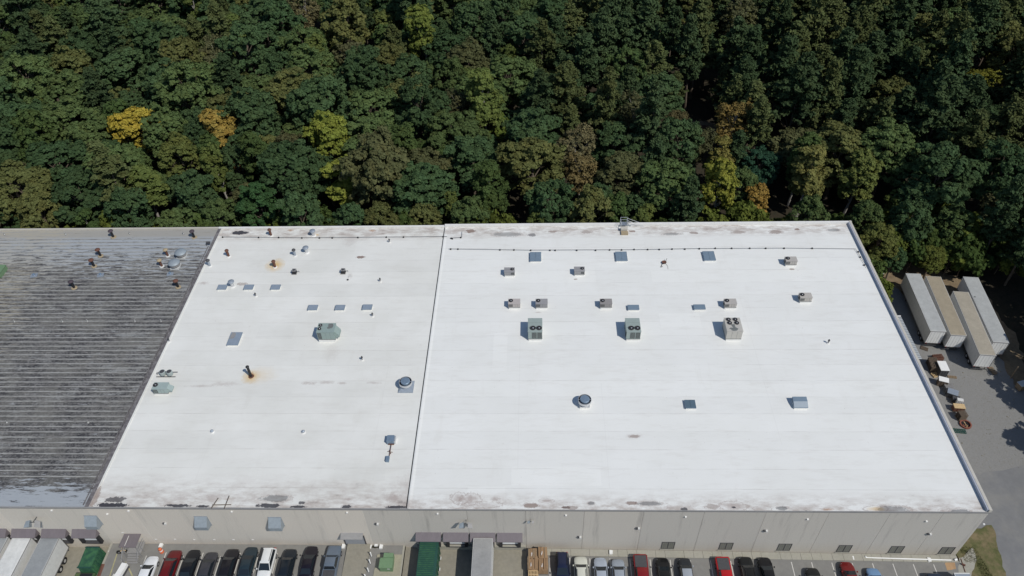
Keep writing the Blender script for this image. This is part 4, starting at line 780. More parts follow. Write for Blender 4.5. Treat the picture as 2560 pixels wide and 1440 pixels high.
struct('dirt_patch', MB().poly(blobpoly([(-6.41, -0.50), (-6.31, -0.08), (-5.41, -0.08), (-5.20, -0.37)], .08, .3, 3), -.498, -.49).mesh('dirt_patch', 'litter'))
pipe = MB().tube((61.88, -0.57, -2.02), (73.31, -0.78, -2.12), .09).tube((73.74, -0.78, -2.1), (74.11, -0.66, -2.1), .15).tube((61.88, -0.57, -2.02), (61.83, -0.40, -1.85), .09)
tag(link('drain_pipe', pipe.mesh('drain_pipe', 'white')), 'long white drain pipe lying along the kerb at the right', 'pipe')
tag(link('rail', MB().tube((74.78, -0.50, -2.25), (74.59, -2.43, -2.25), .05).tube((74.53, -1.29, -2.15), (74.92, -1.52, -2.15), .13).mesh('rail', 'rustmetal')), 'dark rail with a short cross piece at the building corner', 'rail')
bo = MB().lathe([(.085, 0), (.085, 1.15), (.06, 1.2), (.01, 1.22)], 10).mesh('bollard', 'white', True)
for i, (x, y) in enumerate(((-6.06, -1.67), (-6.06, -2.70), (-6.09, -3.90), (-6.33, -4.79))):
    tag(link('bollard', bo, loc=(x, y, -.5)), 'white bollard right of the ramp, %s from the wall' % ('first', 'second', 'third', 'fourth')[i], 'bollard', 'white bollards beside the ramp')
    link('bollard_cap', MB().lathe([(.1, 0), (.1, .08)], 10).mesh('bollard_foot', 'darkgrey'), COL.objects[-1] if False else bpy.data.objects[[o.name for o in COL.objects if o.name.startswith('bollard') and 'cap' not in o.name][-1]])
pd = link('transformer_pad', MB().poly([(-1.85, -3.4), (1.7, -3.4), (1.7, 0), (-1.75, 0)], 0, .1).mesh('transformer_pad', 'pad'), loc=(-3.54, -1.41, -.5)); pd['kind'] = 'structure'
tf = link('transformer', box(-1.0, .75, -2.4, -1.0, 0, 1.15).mesh('cabinet', 'green_lt'), loc=(-3.52, -1.46, -.4)); tag(tf, 'stepped pale green electrical transformer on a concrete pad', 'transformer')
link('rear_cabinet', box(-.6, .7, -.99, -.35, 0, 1.25).mesh('rear_cabinet', 'green_lt'), tf); link('lid', box(-1.04, .79, -2.5, -1.2, 1.151, 1.22).mesh('lid', 'green_lt'), tf); link('label_plate', box(.1, .45, -2.52, -2.501, .9, 1.0).mesh('label_plate', 'white'), tf)
link('front_door', box(-.95, .7, -2.44, -2.401, .1, 1.05).mesh('front_door', 'green_lt'), tf)
# cardboard bales
def bale_kit(w, d, h, seed):
    r = random.Random(seed); k = [('pallet', MB().box(-w/2, w/2, -d/2, d/2, 0, .12).mesh('pallet', 'wood_dk'), None)]; mb = MB()
    k.append(('bale', MB().poly(blobpoly([(-w/2, -d/2), (w/2, -d/2), (w/2, d/2), (-w/2, d/2)], .05, .3, seed), .121, h-.08).mesh('bale', 'card'), None))
    n = 9
    for i in range(n):
        x0 = -w/2+w*i/n; h1 = h+r.uniform(-.12, .10)
        k.append(('cardboard_sheet', box(x0+.012, x0+w/n-.012, -d/2+r.uniform(0, .12), d/2-r.uniform(0, .12), .5, h1).mesh('cardboard', 'card' if r.random() < .75 else 'wood'), None))
    k.append(('wrap_highlight', MB().poly(blobpoly([(-w/2+.35, -d/2+.3), (-w/2+.5, -d/2+.3), (-w/2+.55, -d/2+.9), (-w/2+.42, -d/2+.8)], .05, .15, seed), h+.08, h+.11).mesh('wrap_highlight', 'wrap'), None))  # small pale scrap of wrap, its highlight put into the colour
    return k
GB = 'cardboard bales right of the docks'
for (x, y), w, d, h, lb in (((16.23, -1.21), 1.35, 1.5, 1.45, 'cardboard bale, left one nearest the wall'), ((16.18, -2.48), 1.4, 1.85, 1.45, 'cardboard bale, left one away from the wall'), ((17.54, -1.09), 1.2, 1.55, 1.65, 'cardboard bale, right one nearest the wall'), ((17.59, -2.46), 1.25, 2.0, 1.4, 'cardboard bale, right one away from the wall')):
    spawn(bale_kit(w, d, h, int(abs(x*10+y))), 'cardboard_bale', lb, 'bale', (x, y-.3, -1.1), rz=.02, group=GB)
def pallet_kit(n, w=1.2, d=1.0, m='wood', slats=7):
    k = []
    for i in range(n):
        z = i*.15; dk = (i % 3-1)*.03; mb = MB()
        for j in range(3): mb.box(-w/2+dk, w/2+dk, -d/2+(d-.1)*j/2, -d/2+(d-.1)*j/2+.1, z, z+.1)
        k.append(('pallet', mb.mesh('pallet', m), None)); pi = len(k)-1
        if i >= n-2:
            for j in range(slats): k.append(('slat', box(-w/2+dk+(w-.1)*j/(slats-1), -w/2+dk+(w-.1)*j/(slats-1)+.10, -d/2, d/2, z+.101, z+.13).mesh('pallet_slat', m), pi))
        else: k.append(('deck', box(-w/2+dk, w/2+dk, -d/2, d/2, z+.101, z+.12).mesh('deck', m), pi))
    return k
spawn(pallet_kit(8, 1.3, 1.1, 'wood_lt'), 'pallet_stack', 'stack of pale new pallets in front of the cardboard bales', 'pallets', (16.23, -4.29, -1.1))
# piles in the side yard
def pile(x, y, parts_, label, cat, rz=0., name='pallet_pile'): return spawn(parts_, name, label, cat, (x, y, ZE), rz)
def crate_kit(w, d, h, m1, m2):
    k = [('body', box(-w/2, w/2, -d/2, d/2, .12, h).mesh('crate_body', m1), None), ('lid', box(-w/2-.05, w/2+.05, -d/2-.05, d/2+.05, h+.001, h+.09).mesh('crate_lid', m2), None), ('skid', MB().box(-w/2, w/2, -d/2, d/2, 0, .119).mesh('skid', 'wood_dk'), None)]
    for i in range(4): k.append(('batten', box(-w/2+(w-.1)*i/3, -w/2+(w-.1)*i/3+.1, -d/2-.04, -d/2-.001, .13, h).mesh('batten', m1), None))
    return k
YS = random.Random(9)
spawn(crate_kit(1.3, 2.0, 1.7, 'darkgrey', 'white'), 'crate', 'tall crate with white lid in the rear pile along the wall', 'crate', (84.62, 32.51, ZE), -.05)
spawn(pallet_kit(9, 1.3, 2.3, 'wood_dk', 6), 'pallet_stack', 'dark pallet stack left of the tall white-lidded crate', 'pallets', (83.74, 33.64, ZE), -.1)
spawn(pallet_kit(5, 1.6, 1.0, 'rustmetal', 6), 'pallet_stack', 'reddish pallet stack behind the tall white-lidded crate', 'pallets', (85.33, 35.51, ZE), .1)
spawn(pallet_kit(2, 1.2, .9, 'wood_lt', 5), 'pallet_stack', 'pale broken pallets, rearmost of the second pile', 'pallets', (83.68, 31.96, ZE), .3)
spawn(crate_kit(1.4, .95, 1.3, 'wood_dk', 'white'), 'crate', 'lower crate with white lid leaning over the grey pallets', 'crate', (83.85, 29.93, ZE), -.35)
spawn(pallet_kit(6, 1.3, 1.3, 'coping', 8), 'pallet_stack', 'grey pallet stack in front of the lower white crate', 'pallets', (84.51, 28.82, ZE), .0)
spawn(pallet_kit(1, 1.4, .5, 'wood', 6), 'pallet_stack', 'single loose pallet right of the lower white crate', 'pallets', (86.31, 31.52, ZE), -.15)
spawn(crate_kit(1.5, 1.1, 1.0, 'darkgrey', 'galv'), 'crate', 'grey tarped crate in the middle of the wall-side junk row', 'crate', (84.51, 27.58, ZE), -.5)
spawn(crate_kit(1.0, .8, .8, 'darkgrey', 'darkgrey'), 'crate', 'small dark crate behind the plywood box', 'crate', (84.69, 26.51, ZE), -.3)
spawn(crate_kit(.8, .5, 1.25, 'white', 'offwhite'), 'cabinet', 'small white cabinet on end behind the plywood box', 'cabinet', (84.87, 25.78, ZE), -.3)
spawn(crate_kit(1.6, .85, .95, 'rustmetal', 'wood_lt'), 'crate', 'box covered by a yellow plywood sheet', 'crate', (84.39, 24.74, ZE), -.1)
spawn(pallet_kit(9, 1.15, 1.1, 'wood_dk', 8), 'pallet_stack', 'tall dark pallet stack right behind the round fire ring', 'pallets', (84.19, 23.09, ZE), .1)
fr_ = link('fire_ring', None, loc=(84.49, 21.83, ZE+.02)); tag(fr_, 'round brick fire ring full of burnt scraps beside the warehouse', 'fire ring')
for i in range(18):
    a = 2*math.pi*i/18; link('brick', box(-.12, .12, -.09, .09, 0, .26).mesh('ring_brick', 'brick') if i == 0 else bpy.data.meshes['ring_brick'], fr_, (.78*math.cos(a), .78*math.sin(a), 0), a+math.pi/2)
link('ash', MB().lathe([(.68, .01), (.02, .03)], 16, cap=False).mesh('ash', 'black'), fr_)
for i in range(9): link('burnt_scrap', box(-.2, .2, -.05, .05, 0, .07).mesh('burnt_scrap', 'wood_lt' if i % 3 == 0 else 'brick'), fr_, (YS.uniform(-.4, .4), YS.uniform(-.4, .4), .04), YS.uniform(0, 3))
spawn(pallet_kit(1, 2.1, .8, 'green_dk', 9), 'green_pallet', 'dark green slatted pallet lying below the fire ring', 'pallet', (83.01, 20.61, ZE), -.12)
spawn(pallet_kit(1, 1.2, .8, 'wood_dk', 7), 'flat_frame', 'flat dark frame on the ground in front of the nearest trailer', 'frame', (84.09, 37.87, ZE), -.5)
spawn(pallet_kit(2, .7, 1.5, 'wood', 4), 'pallet_stack', 'brown pallets at the corner of the closest tan-roofed trailer', 'pallets', (93.46, 32.81, ZE), .15)
tag(link('post', MB().tube((0, 0, 0), (0, 0, 3.0), .09).mesh('post', 'wood'), loc=(95.72, 31.25, ZE)), 'bare wooden post at the edge of the woods beyond the trailers', 'post')
spawn(crate_kit(1.2, 1.0, 1.2, 'wood', 'offwhite'), 'crate', 'pale crate in the shade of the woods at the right edge', 'crate', (96.26, 29.14, ZE), .3)
tag(link('fuel_tank', MB().tube((-.5, 0, .5), (.5, 0, .5), .45, seg=14).box(-.4, .4, -.3, .3, 0, .2).mesh('fuel_tank', 'offwhite'), loc=(82.65, 56.85, ZE)), 'small white tank at the back corner of the warehouse', 'tank')
ds = MB(); r = random.Random(21)
for i in range(900):
    x, y = r.uniform(79, 97), r.uniform(14, 47); a = r.uniform(0, 3); s = r.uniform(.03, .08)*(1 if r.random() < .95 else 2)
    ca, sa = math.cos(a)*s, math.sin(a)*s; z = ZE-.01
    ds.add([(x-ca, y-sa, z), (x+sa, y-ca, z), (x+ca*1.6, y+sa, z), (x-sa, y+ca, z+.02), (x, y, z+s*.8)], [(0, 1, 4), (1, 2, 4), (2, 3, 4), (3, 0, 4)])
tag(link('gravel_debris', ds.mesh('gravel_debris', 'strip'), kind='stuff'), 'loose stones and scraps scattered over the gravel yard', 'debris')
gb = MB(); r = random.Random(22)
for i in range(5200):
    y = r.uniform(-18, 1.2); lo, hi = (75.2+max(0, (-1.0-y))*.03, 77.5+max(0, -y)*.06); lo = 75.2 if y > -1 else 76.6; hi = 77.3+max(0, 1.5-y)*.16; x = r.uniform(lo, hi)
    a = r.uniform(0, 6.28); h = r.uniform(.06, .22); w = .035; lx, ly = r.uniform(-.1, .1), r.uniform(-.1, .1)
    gb.add([(x-w*math.cos(a), y-w*math.sin(a), ZE), (x+w*math.cos(a), y+w*math.sin(a), ZE), (x+lx, y+ly, ZE+h)], [(0, 1, 2)])
tag(link('grass', gb.mesh('grass', 'blade'), kind='stuff'), 'patchy green and straw grass at the front right corner', 'grass')

# ------------------------------------------------------------------ cars (nose towards +Y)
def loft(stations, m, name, smooth=True):
    mb = MB(); secs = []
    for (y, zb, zt, hw, tp) in stations:
        h = zt-zb
        secs.append([(0, zb), (hw*.86, zb), (hw*.98, zb+h*.25), (hw, zb+h*.55), (hw*.96, zb+h*.86), (hw*tp, zt), (hw*tp*.5, zt+.025), (0, zt+.035), (-hw*tp*.5, zt+.025), (-hw*tp, zt), (-hw*.96, zb+h*.86), (-hw, zb+h*.55), (-hw*.98, zb+h*.25), (-hw*.86, zb)])
    n = len(secs[0]); vs = []; fs = []
    for (y, *_), s in zip(stations, secs): vs += [(x, y, z) for x, z in s]
    for i in range(len(secs)-1):
        for k in range(n): fs.append((i*n+k, i*n+(k+1) % n, (i+1)*n+(k+1) % n, (i+1)*n+k)[::-1])
    fs.append(tuple(range(n))); fs.append(tuple(reversed(range((len(secs)-1)*n, len(secs)*n))))
    mb.add(vs, fs); return mb.mesh(name, m, smooth)
def frust(x0, x1, yb, yt, zb, zt, tb, tt):
    """cabin block: half width x0 at the belt, x1 at the roof; yb=(rear, front) at the belt, yt at the roof"""
    return [(-x0, yb[0], zb), (x0, yb[0], zb), (x0, yb[1], zb), (-x0, yb[1], zb), (-x1, yt[0], zt), (x1, yt[0], zt), (x1, yt[1], zt), (-x1, yt[1], zt)]
def inset(q, f, out):
    c = sum((Vector(p) for p in q), Vector())/4; n = (Vector(q[1])-Vector(q[0])).cross(Vector(q[2])-Vector(q[1])).normalized()
    return [tuple(c+(Vector(p)-c)*f+n*out) for p in q]
def car_kit(style):
    k = []
    P_ = dict(sedan=(4.75, .92, .95, 1.44, (-1.95, 1.05), (-1.15, .15)), suv=(4.7, .94, 1.05, 1.72, (-2.15, 1.05), (-1.9, .25)), hatch=(4.3, .9, 1.0, 1.55, (-2.0, 1.0), (-1.55, .2)), pickup=(5.7, .98, 1.12, 1.85, (-.75, 1.35), (-.6, .65)))
    L, hw, zb, zt, yb, yt = P_[style]; h = L/2
    if style == 'pickup':
        st_ = [(-h, .45, 1.0, hw*.94, .95), (-h+.15, .35, zb, hw, .96), (-.8, .3, zb+.02, hw, .95), (1.3, .3, zb, hw, .9), (h-.55, .32, 1.05, hw*.98, .86), (h-.12, .35, .95, hw*.92, .84), (h, .45, .8, hw*.84, .8)]
    else:
        tail = zb+.02 if style == 'sedan' else zb
        st_ = [(-h, .42, .80, hw*.80, .85), (-h+.10, .3, tail-.12, hw*.90, .85), (-h+.35, .24, tail, hw*.97, .85), (-h+1.1, .22, tail+.02, hw, .86), (0, .2, zb, hw, .88), (yb[1], .22, zb-.02, hw, .86), (h-.75, .24, zb-.12, hw*.98, .80), (h-.28, .28, zb-.25, hw*.90, .74), (h-.06, .34, zb-.38, hw*.74, .7), (h, .42, .58, hw*.62, .7)]
    k.append(('body', loft(st_, 'paint', 'car_body'), None))
    x0, x1 = hw*.88, hw*.70
    F = frust(x0, x1, yb, yt, zb-.05, zt-.03, 0, 0)
    cab = MB().add(F, [(4, 5, 6, 7), (0, 1, 5, 4), (2, 3, 7, 6), (1, 2, 6, 5), (3, 0, 4, 7)]).mesh('cabin', 'paint'); k.append(('cabin', cab, None))
    def gl(n, idx, f=.88): q = [F[i] for i in idx]; k.append((n, MB().quad(*inset(q, f, .012)).mesh(n, 'glass'), None))
    gl('windshield', (2, 3, 7, 6), .93); gl('rear_window', (0, 1, 5, 4), .9); gl('side_window', (1, 2, 6, 5)); gl('side_window', (3, 0, 4, 7))
    rf = MB().add([(-x1*1.0, yt[0]-.03, zt-.025), (x1*1.0, yt[0]-.03, zt-.025), (x1*1.0, yt[1]+.03, zt-.025), (-x1*1.0, yt[1]+.03, zt-.025), (-x1*.86, yt[0]+.15, zt+.02), (x1*.86, yt[0]+.15, zt+.02), (x1*.86, yt[1]-.12, zt+.02), (-x1*.86, yt[1]-.12, zt+.02)],
        [(0, 1, 5, 4), (1, 2, 6, 5), (2, 3, 7, 6), (3, 0, 4, 7), (4, 5, 6, 7)]).mesh('roof', 'paint', True); k.append(('roof', rf, None))
    if style in ('suv',):
        for s in (-1, 1): k.append(('roof_rail', MB().box(s*x1*.88-.025, s*x1*.88+.025, yt[0]+.2, yt[1]-.25, zt+.0, zt+.08).mesh('roof_rail', 'black'), None))
    if style == 'pickup':
        k.append(('bed', MB().box(-hw*.8, hw*.8, -h+.22, -.85, zb+.05, zb+.085).mesh('bed_cover', 'darkgrey'), None))
        k.append(('tailgate', MB().box(-hw*.8, hw*.8, -h+.05, -h+.18, zb+.03, zb+.08).mesh('tailgate', 'paint'), None))
    for s in (-1, 1):
        k.append(('mirror', MB().box(s*hw+(-.16 if s < 0 else .0), s*hw+(.0 if s < 0 else .16), yb[1]-.32, yb[1]-.16, zb-.02, zb+.14).mesh('mirror', 'paint'), None))
        k.append(('headlight', MB().add([(s*hw*.50, h-.13, zb-.40), (s*hw*.84, h-.25, zb-.36), (s*hw*.86, h-.42, zb-.20), (s*hw*.56, h-.22, zb-.24)], [(0, 1, 2, 3) if s > 0 else (3, 2, 1, 0)]).mesh('headlight', 'lamp'), None))
        k.append(('tail_light', MB().box(min(s*hw*.55, s*hw*.84), max(s*hw*.55, s*hw*.84), -h+.0, -h+.1, zb-.32, zb-.12).mesh('tail_light', 'redlamp'), None))
    for yy in (h-.95, -h+.98):
        for s in (-1, 1):
            k.append(('wheel', MB().tube((s*(hw-.2), yy, .33), (s*(hw+.015), yy, .33), .335, seg=18).mesh('car_tyre', 'tyre'), None)); wi = len(k)-1
            k.append(('rim', MB().tube((s*(hw+.016), yy, .33), (s*(hw+.03), yy, .33), .21, seg=12).mesh('car_rim', 'rim'), wi))
    k.append(('wiper', MB().box(-.5, .1, yb[1]-.02, yb[1]+.02, zb-.02, zb+.0).mesh('wiper', 'black'), None))
    k.append(('number_plate', MB().box(-.16, .16, -h-.02, -h-.002, .55, .68).mesh('number_plate', 'offwhite'), None))
    return k
KC = {s: car_kit(s) for s in ('sedan', 'suv', 'hatch', 'pickup')}
LEN = dict(sedan=4.75, suv=4.7, hatch=4.3, pickup=5.7)
def car(style, x, y, col, label, back=False, tw=0., cat='car'):
    z = zg(x); yc = y-LEN[style]/2; rz = (math.pi if back else 0)+tw
    return spawn(KC[style], 'parked_car' if cat == 'car' else 'pickup_truck', label, cat, (x, yc, z), rz, color=col, group='vehicles parked nose or tail to the front wall')
car('sedan', -36.23, -2.20, (.72, .74, .76), 'white saloon car, leftmost of the parked row beside the orange barrel')
car('suv', -33.28, -1.28, (.12, .008, .010), 'dark red car between the white saloon and a black one', tw=-.0)
car('sedan', -30.69, -1.21, (.008, .009, .012), 'black car right beside the dark red one on the left')
car('hatch', -28.10, -1.54, (.045, .045, .052), 'charcoal grey small car parked deeper than its black neighbours')
car('suv', -25.30, -1.04, (.012, .011, .014), 'black car with a bright greenish windshield reflection, left of the dark teal saloon')
car('sedan', -22.78, -0.74, (.018, .032, .042), 'dark teal saloon left of the backed-in white SUV')
car('suv', -20.11, -0.95, (.70, .71, .70), 'white SUV backed in with its tail to the wall', back=True)
car('suv', -17.24, -0.99, (.010, .015, .022), 'blue-black SUV right of the white SUV')
car('sedan', -14.39, -0.56, (.010, .008, .014), 'very dark purple-black saloon left of the grey pickup')
p = car('pickup', -11.19, -0.53, (.12, .15, .19), 'slate blue-grey pickup truck beside the concrete ramp', cat='pickup truck')
car('suv', 20.18, -0.92, (.012, .017, .045), 'navy blue SUV backed in next to the cardboard bales', back=True)
car('suv', 22.68, -1.38, (.60, .60, .52), 'cream white SUV right of the navy one')
car('sedan', 25.35, -1.54, (.36, .40, .46), 'silver blue saloon, left one of two silver cars')
car('hatch', 27.73, -1.70, (.30, .335, .38), 'silver grey small car, right one of two silver cars')
car('pickup', 30.81, -1.14, (.20, .012, .014), 'dark red pickup backed in with black bed cover, left of two red pickups', back=True, cat='pickup truck')
car('sedan', 33.81, -1.38, (.008, .008, .009), 'black saloon right of the dark red pickup')
c17 = car('hatch', 36.80, -1.36, (.020, .023, .028), 'small car with black bonnet and silver roof')
c17.children[5].color = (.33, .36, .40, 1) if len(c17.children) > 5 else None
for ch in c17.children:
    if ch.name.startswith('roof'): ch.color = (.33, .36, .40, 1)
    elif ch.name.startswith('cabin'): ch.color = (.020, .023, .028, 1)
car('pickup', 41.93, -1.31, (.42, .010, .014), 'bright red pickup backed in with dark bed cover, right of two red pickups', back=True, cat='pickup truck')
car('suv', 45.10, -1.01, (.007, .008, .009), 'black SUV right of the bright red pickup')
car('sedan', 47.70, -1.06, (.006, .006, .008), 'black saloon, right one of the two black cars side by side')
car('hatch', 53.79, -2.45, (.008, .009, .010), 'black small car parked alone further from the kerb')
car('sedan', 58.65, -1.52, (.16, .010, .010), 'dark red saloon left of the light blue car')
car('hatch', 61.91, -2.34, (.16, .28, .46), 'light blue small car right of the dark red saloon')
car('pickup', 69.75, -3.01, (.018, .03, .06), 'dark blue pickup cut by the lower picture edge', cat='pickup truck')
spawn([('body', box(-1.0, 1.0, -4, 0, .6, 2.3).mesh('van_box', 'galv'), None), ('roof_edge', MB().box(-1.02, 1.02, -.1, 0.02, 2.301, 2.36).box(-1.02, -.95, -4, -.11, 2.301, 2.36).mesh('roof_edge', 'offwhite'), None), ('tyre', MB().tube((1.01, -.9, .4), (.8, -.9, .4), .4, seg=14).mesh('box_tyre', 'tyre'), None)],
      'cargo_trailer', 'small grey-blue enclosed trailer right of the dark blue pickup', 'trailer', (72.74, -3.65, ZE), 0)

# ------------------------------------------------------------------ trees
def leafmesh(name, C_, Nrm, size, tint, mat, aspect=1.0, along=None):
    n = len(C_); Nrm = Nrm/np.linalg.norm(Nrm, axis=1, keepdims=True)
    a = along if along is not None else rng.normal(size=(n, 3))
    u = np.cross(Nrm, a); u /= np.linalg.norm(u, axis=1, keepdims=True)+1e-9; w = np.cross(Nrm, u)
    s = size[:, None]*.5; V = np.empty((n, 4, 3), np.float32)
    V[:, 0] = C_-u*s-w*s*aspect*.6; V[:, 1] = C_+u*s-w*s*aspect; V[:, 2] = C_+u*s*.7+w*s*aspect; V[:, 3] = C_-u*s+w*s*aspect*.8
    me = bpy.data.meshes.new(name); me.vertices.add(n*4); me.loops.add(n*4); me.polygons.add(n)
    me.vertices.foreach_set('co', V.reshape(-1)); me.loops.foreach_set('vertex_index', np.arange(n*4, dtype=np.int32))
    me.polygons.foreach_set('loop_start', np.arange(0, n*4, 4, dtype=np.int32)); me.update()
    at = me.attributes.new('tint', 'FLOAT', 'FACE'); at.data.foreach_set('value', tint.astype(np.float32))
    me.materials.append(MT[mat]); return me
def sph(n):
    v = rng.normal(size=(n, 3)); return v/np.linalg.norm(v, axis=1, keepdims=True)
def broad(name, Rx, Rz, zc, lobes, per_lobe, per_clump, leaf, lobe_r, seed, sparse=0.):
    """lobes on an uneven ellipsoid, clumps on each lobe, leaves on each clump"""
    L = sph(lobes*3); L = L[L[:, 2] > -.55][:lobes]; n = len(L)
    rad = rng.uniform(.62, .92, n)[:, None]; cen = L*rad*np.array([Rx-lobe_r*.7, Rx-lobe_r*.7, Rz-lobe_r*.7]); cen[:, :2] += rng.normal(size=(n, 2))*Rx*.10
    lr = lobe_r*rng.uniform(.7, 1.25, n)
    pts = []; nr = []; tn = []
    for i in range(n):
        d = sph(per_lobe*2); d = d[(d@L[i] > -.25) | (d[:, 2] > .3)][:per_lobe]
        cc = cen[i]+d*lr[i]*rng.uniform(.75, 1.05, len(d))[:, None]; cr = lr[i]*.42*rng.uniform(.6, 1.35, len(d))
        for j in range(len(cc)):
            m = int(per_clump*rng.uniform(.6, 1.3)*(1-sparse*rng.random()))
            e = sph(m); e[:, 2] = np.abs(e[:, 2])*.9-.25*rng.random(m)
            pts.append(cc[j]+e*cr[j]*(rng.uniform(.35, 1.0, m)+.35*rng.random(m)**4)[:, None]); nr.append(e*.75+d[j]*.5+np.array([0, 0, .35])+rng.normal(size=(m, 3))*.5)
            tn.append(np.full(m, rng.uniform(.2, .8))+rng.normal(size=m)*.14)
    C_ = np.concatenate(pts)+np.array([0, 0, zc]); N_ = np.concatenate(nr); T = np.clip(np.concatenate(tn), 0, 1)
    return leafmesh(name, C_, N_, leaf*rng.uniform(.6, 1.25, len(C_)), T, 'leaf'), cen+np.array([0, 0, zc])
def pine(name, R, H, z0, levels, leaf):
    pts = []; nr = []; tn = []; al = []; tips = []
    for l in range(levels):
        f = l/(levels-1); z = z0+(H-z0)*f; br = R*(1-f**1.7)*rng.uniform(.75, 1.1)+.35
        for b in range(rng.integers(5, 8)):
            a = rng.uniform(0, 6.283); ln = br*rng.uniform(.55, 1.1); dirv = np.array([math.cos(a), math.sin(a), .15+.25*f])
            tips.append(np.array([0, 0, z])+dirv*ln*.8)
            for t in np.arange(.35, 1.01, .16 if ln > 1.5 else .3):
                c = np.array([0, 0, z])+dirv*ln*t+rng.normal(size=3)*.22; m = int(rng.uniform(14, 26)); e = sph(m); e[:, 2] = np.abs(e[:, 2])*.9-.15
                rr_ = .48*rng.uniform(.7, 1.25); pts.append(c+e*rr_*rng.uniform(.4, 1.05, m)[:, None]); nr.append(e*.6+rng.normal(size=(m, 3))*.5+np.array([0, 0, .5])); al.append(e); tn.append(np.full(m, rng.uniform(.15, .85))+rng.normal(size=m)*.1)
    C_ = np.concatenate(pts); N_ = np.concatenate(nr); T = np.clip(np.concatenate(tn), 0, 1)
    return leafmesh(name, C_, N_, leaf*rng.uniform(.7, 1.3, len(C_)), T, 'needle', .42), tips
def trunk_mesh(name, H, r, tips, m, seg=6):
    mb = MB(); p = Vector((0, 0, -.3)); n = 4; top = H*.86
    for i in range(n):
        q = Vector((random.uniform(-.25, .25)*i/n*2, random.uniform(-.25, .25)*i/n*2, top*(i+1)/n)); mb.tube(p, q, r*(1-.8*i/n), r*(1-.8*(i+1)/n), seg); p = q
    for t in tips: t = Vector(t); z = max(H*.25, t.z-abs(t.x)-abs(t.y)); mb.tube((0, 0, min(z, top*.9)), t, r*.3, r*.06, 5)
    return mb.mesh(name, m)
TK = {'oak': [], 'pine': [], 'poplar': [], 'bush': [], 'bare': []}
for i in range(8):
    R = rng.uniform(4.5, 5.6); Rz = rng.uniform(6.2, 7.6); zc = 9.5
    me, cen = broad('oak_crown', R, Rz, zc, 54+i % 3*6, 10, 44, .33, 1.12, i)
    TK['oak'].append((trunk_mesh('oak_trunk', 13, .34, cen[::2], 'bark'), me, R, zc+Rz))
for i in range(6):
    R = rng.uniform(3.0, 3.9); me, tips = pine('pine_crown', R, 19.5, rng.uniform(7.5, 10), 15, .62)
    TK['pine'].append((trunk_mesh('pine_trunk', 22, .26, tips[:14:2], 'bark'), me, R, 19.5))
for i in range(4):
    me, cen = broad('poplar_crown', 2.6, 7.0, 8.8, 28, 13, 50, .31, 1.0, i, .35)
    TK['poplar'].append((trunk_mesh('poplar_trunk', 15, .24, cen[::2], 'palebark'), me, 2.5, 15.8))
for i in range(3):
    me, cen = broad('bush_crown', 2.0, 1.9, 2.6, 9, 11, 34, .36, .95, i, .2)
    TK['bush'].append((trunk_mesh('bush_stem', 3.6, .09, cen[::2], 'bark'), me, 2.0, 4.5))
for i in range(2):
    me, cen = broad('thin_crown', 3.6, 6.0, 9.5, 28, 12, 30, .28, 1.25, i, .6)
    TK['bare'].append((trunk_mesh('thin_trunk', 14.5, .28, cen, 'palebark'), me, 3.6, 15.2))
NAMES = dict(oak='broadleaf_tree', pine='pine_tree', poplar='slender_tree', bush='shrub', bare='thinning_tree')
placed = []
def tree(kind, x, y, s, col, label, cat='tree', group=None, sz=None, var=None, zoff=0.):
    v = TK[kind][var if var is not None else random.randrange(len(TK[kind]))]
    root = link(NAMES[kind], None, None, (x, y, ZE-.05+zoff), random.uniform(0, 6.28), (s, s, sz or s)); root.empty_display_size = .5
    root.rotation_euler[0] = random.uniform(-.07, .07); root.rotation_euler[1] = random.uniform(-.07, .07)
    tag(root, label, cat, group); link('trunk', v[0], root); link('crown', v[1], root, color=col)
    placed.append((x, y, v[2]*s)); return root
YEL, GOLD, ORG, LIME, OLI, TAN_, BRN, LGR = (.37, .30, .055), (.29, .22, .06), (.30, .20, .06), (.16, .19, .045), (.12, .14, .045), (.155, .145, .075), (.105, .095, .048), (.085, .13, .05)
specials = []
def special(kind, x, y, s, col, label, sz=None, var=0):
    tree(kind, x, y, s, col, label, sz=sz, var=var); specials.append((x, y, TK[kind][0][2]*s, kind))
# individually recognisable trees: position of the crown on the ground plan
special('oak', -74.01, 95.81, 1.12, YEL, 'bright yellow broad tree, the largest yellow one, left part of the woods', sz=1.0, var=1)
special('bush', -75.50, 104.05, 1.3, GOLD, 'small orange-yellow tree at the foot of the largest yellow tree')
special('poplar', -52.04, 91.12, 1.5, GOLD, 'tall narrow golden tree right of the largest yellow tree', sz=1.2)
special('bush', -50.52, 91.86, 1.25, ORG, 'small orange tree under the narrow golden tree', sz=1.6)
special('oak', -27.14, 87.72, 1.02, (.20, .235, .05), 'yellow-green tall tree behind the middle of the left white roof', sz=1.15, var=2)
special('poplar', -23.09, 75.20, 1.6, (.20, .235, .05), 'narrow yellow-green tree in front of the tall yellow-green one', sz=1.05, var=1)
special('oak', -59.79, 83.68, 1.0, OLI, 'round olive green tree between the golden tree and the left roof', var=3)
special('bare', -48.32, 155.11, 1.2, TAN_, 'tan brown thinning tree at the top of the woods, left of centre')
special('oak', -25.09, 147.87, .95, (.12, .15, .05), 'pale olive tree at the top of the woods, left of a lime one', var=4)
special('poplar', -11.79, 133.61, 1.5, (.14, .18, .045), 'lime green narrow tree near the top centre', var=2)
special('bare', 24.57, 83.68, 1.15, TAN_, 'tan half-bare tree in the middle of the woods', var=1)
special('bare', 26.04, 77.66, .95, (.185, .15, .07), 'rusty brown half-bare tree in front of the tan one')
special('oak', 38.65, 117.27, .95, LGR, 'fresh green pointed tree among the dark pines, upper centre', sz=1.2, var=5)
special('poplar', 5.66, 99.04, 1.5, (.13, .165, .05), 'pale olive slender tree left of centre in the woods', var=3)
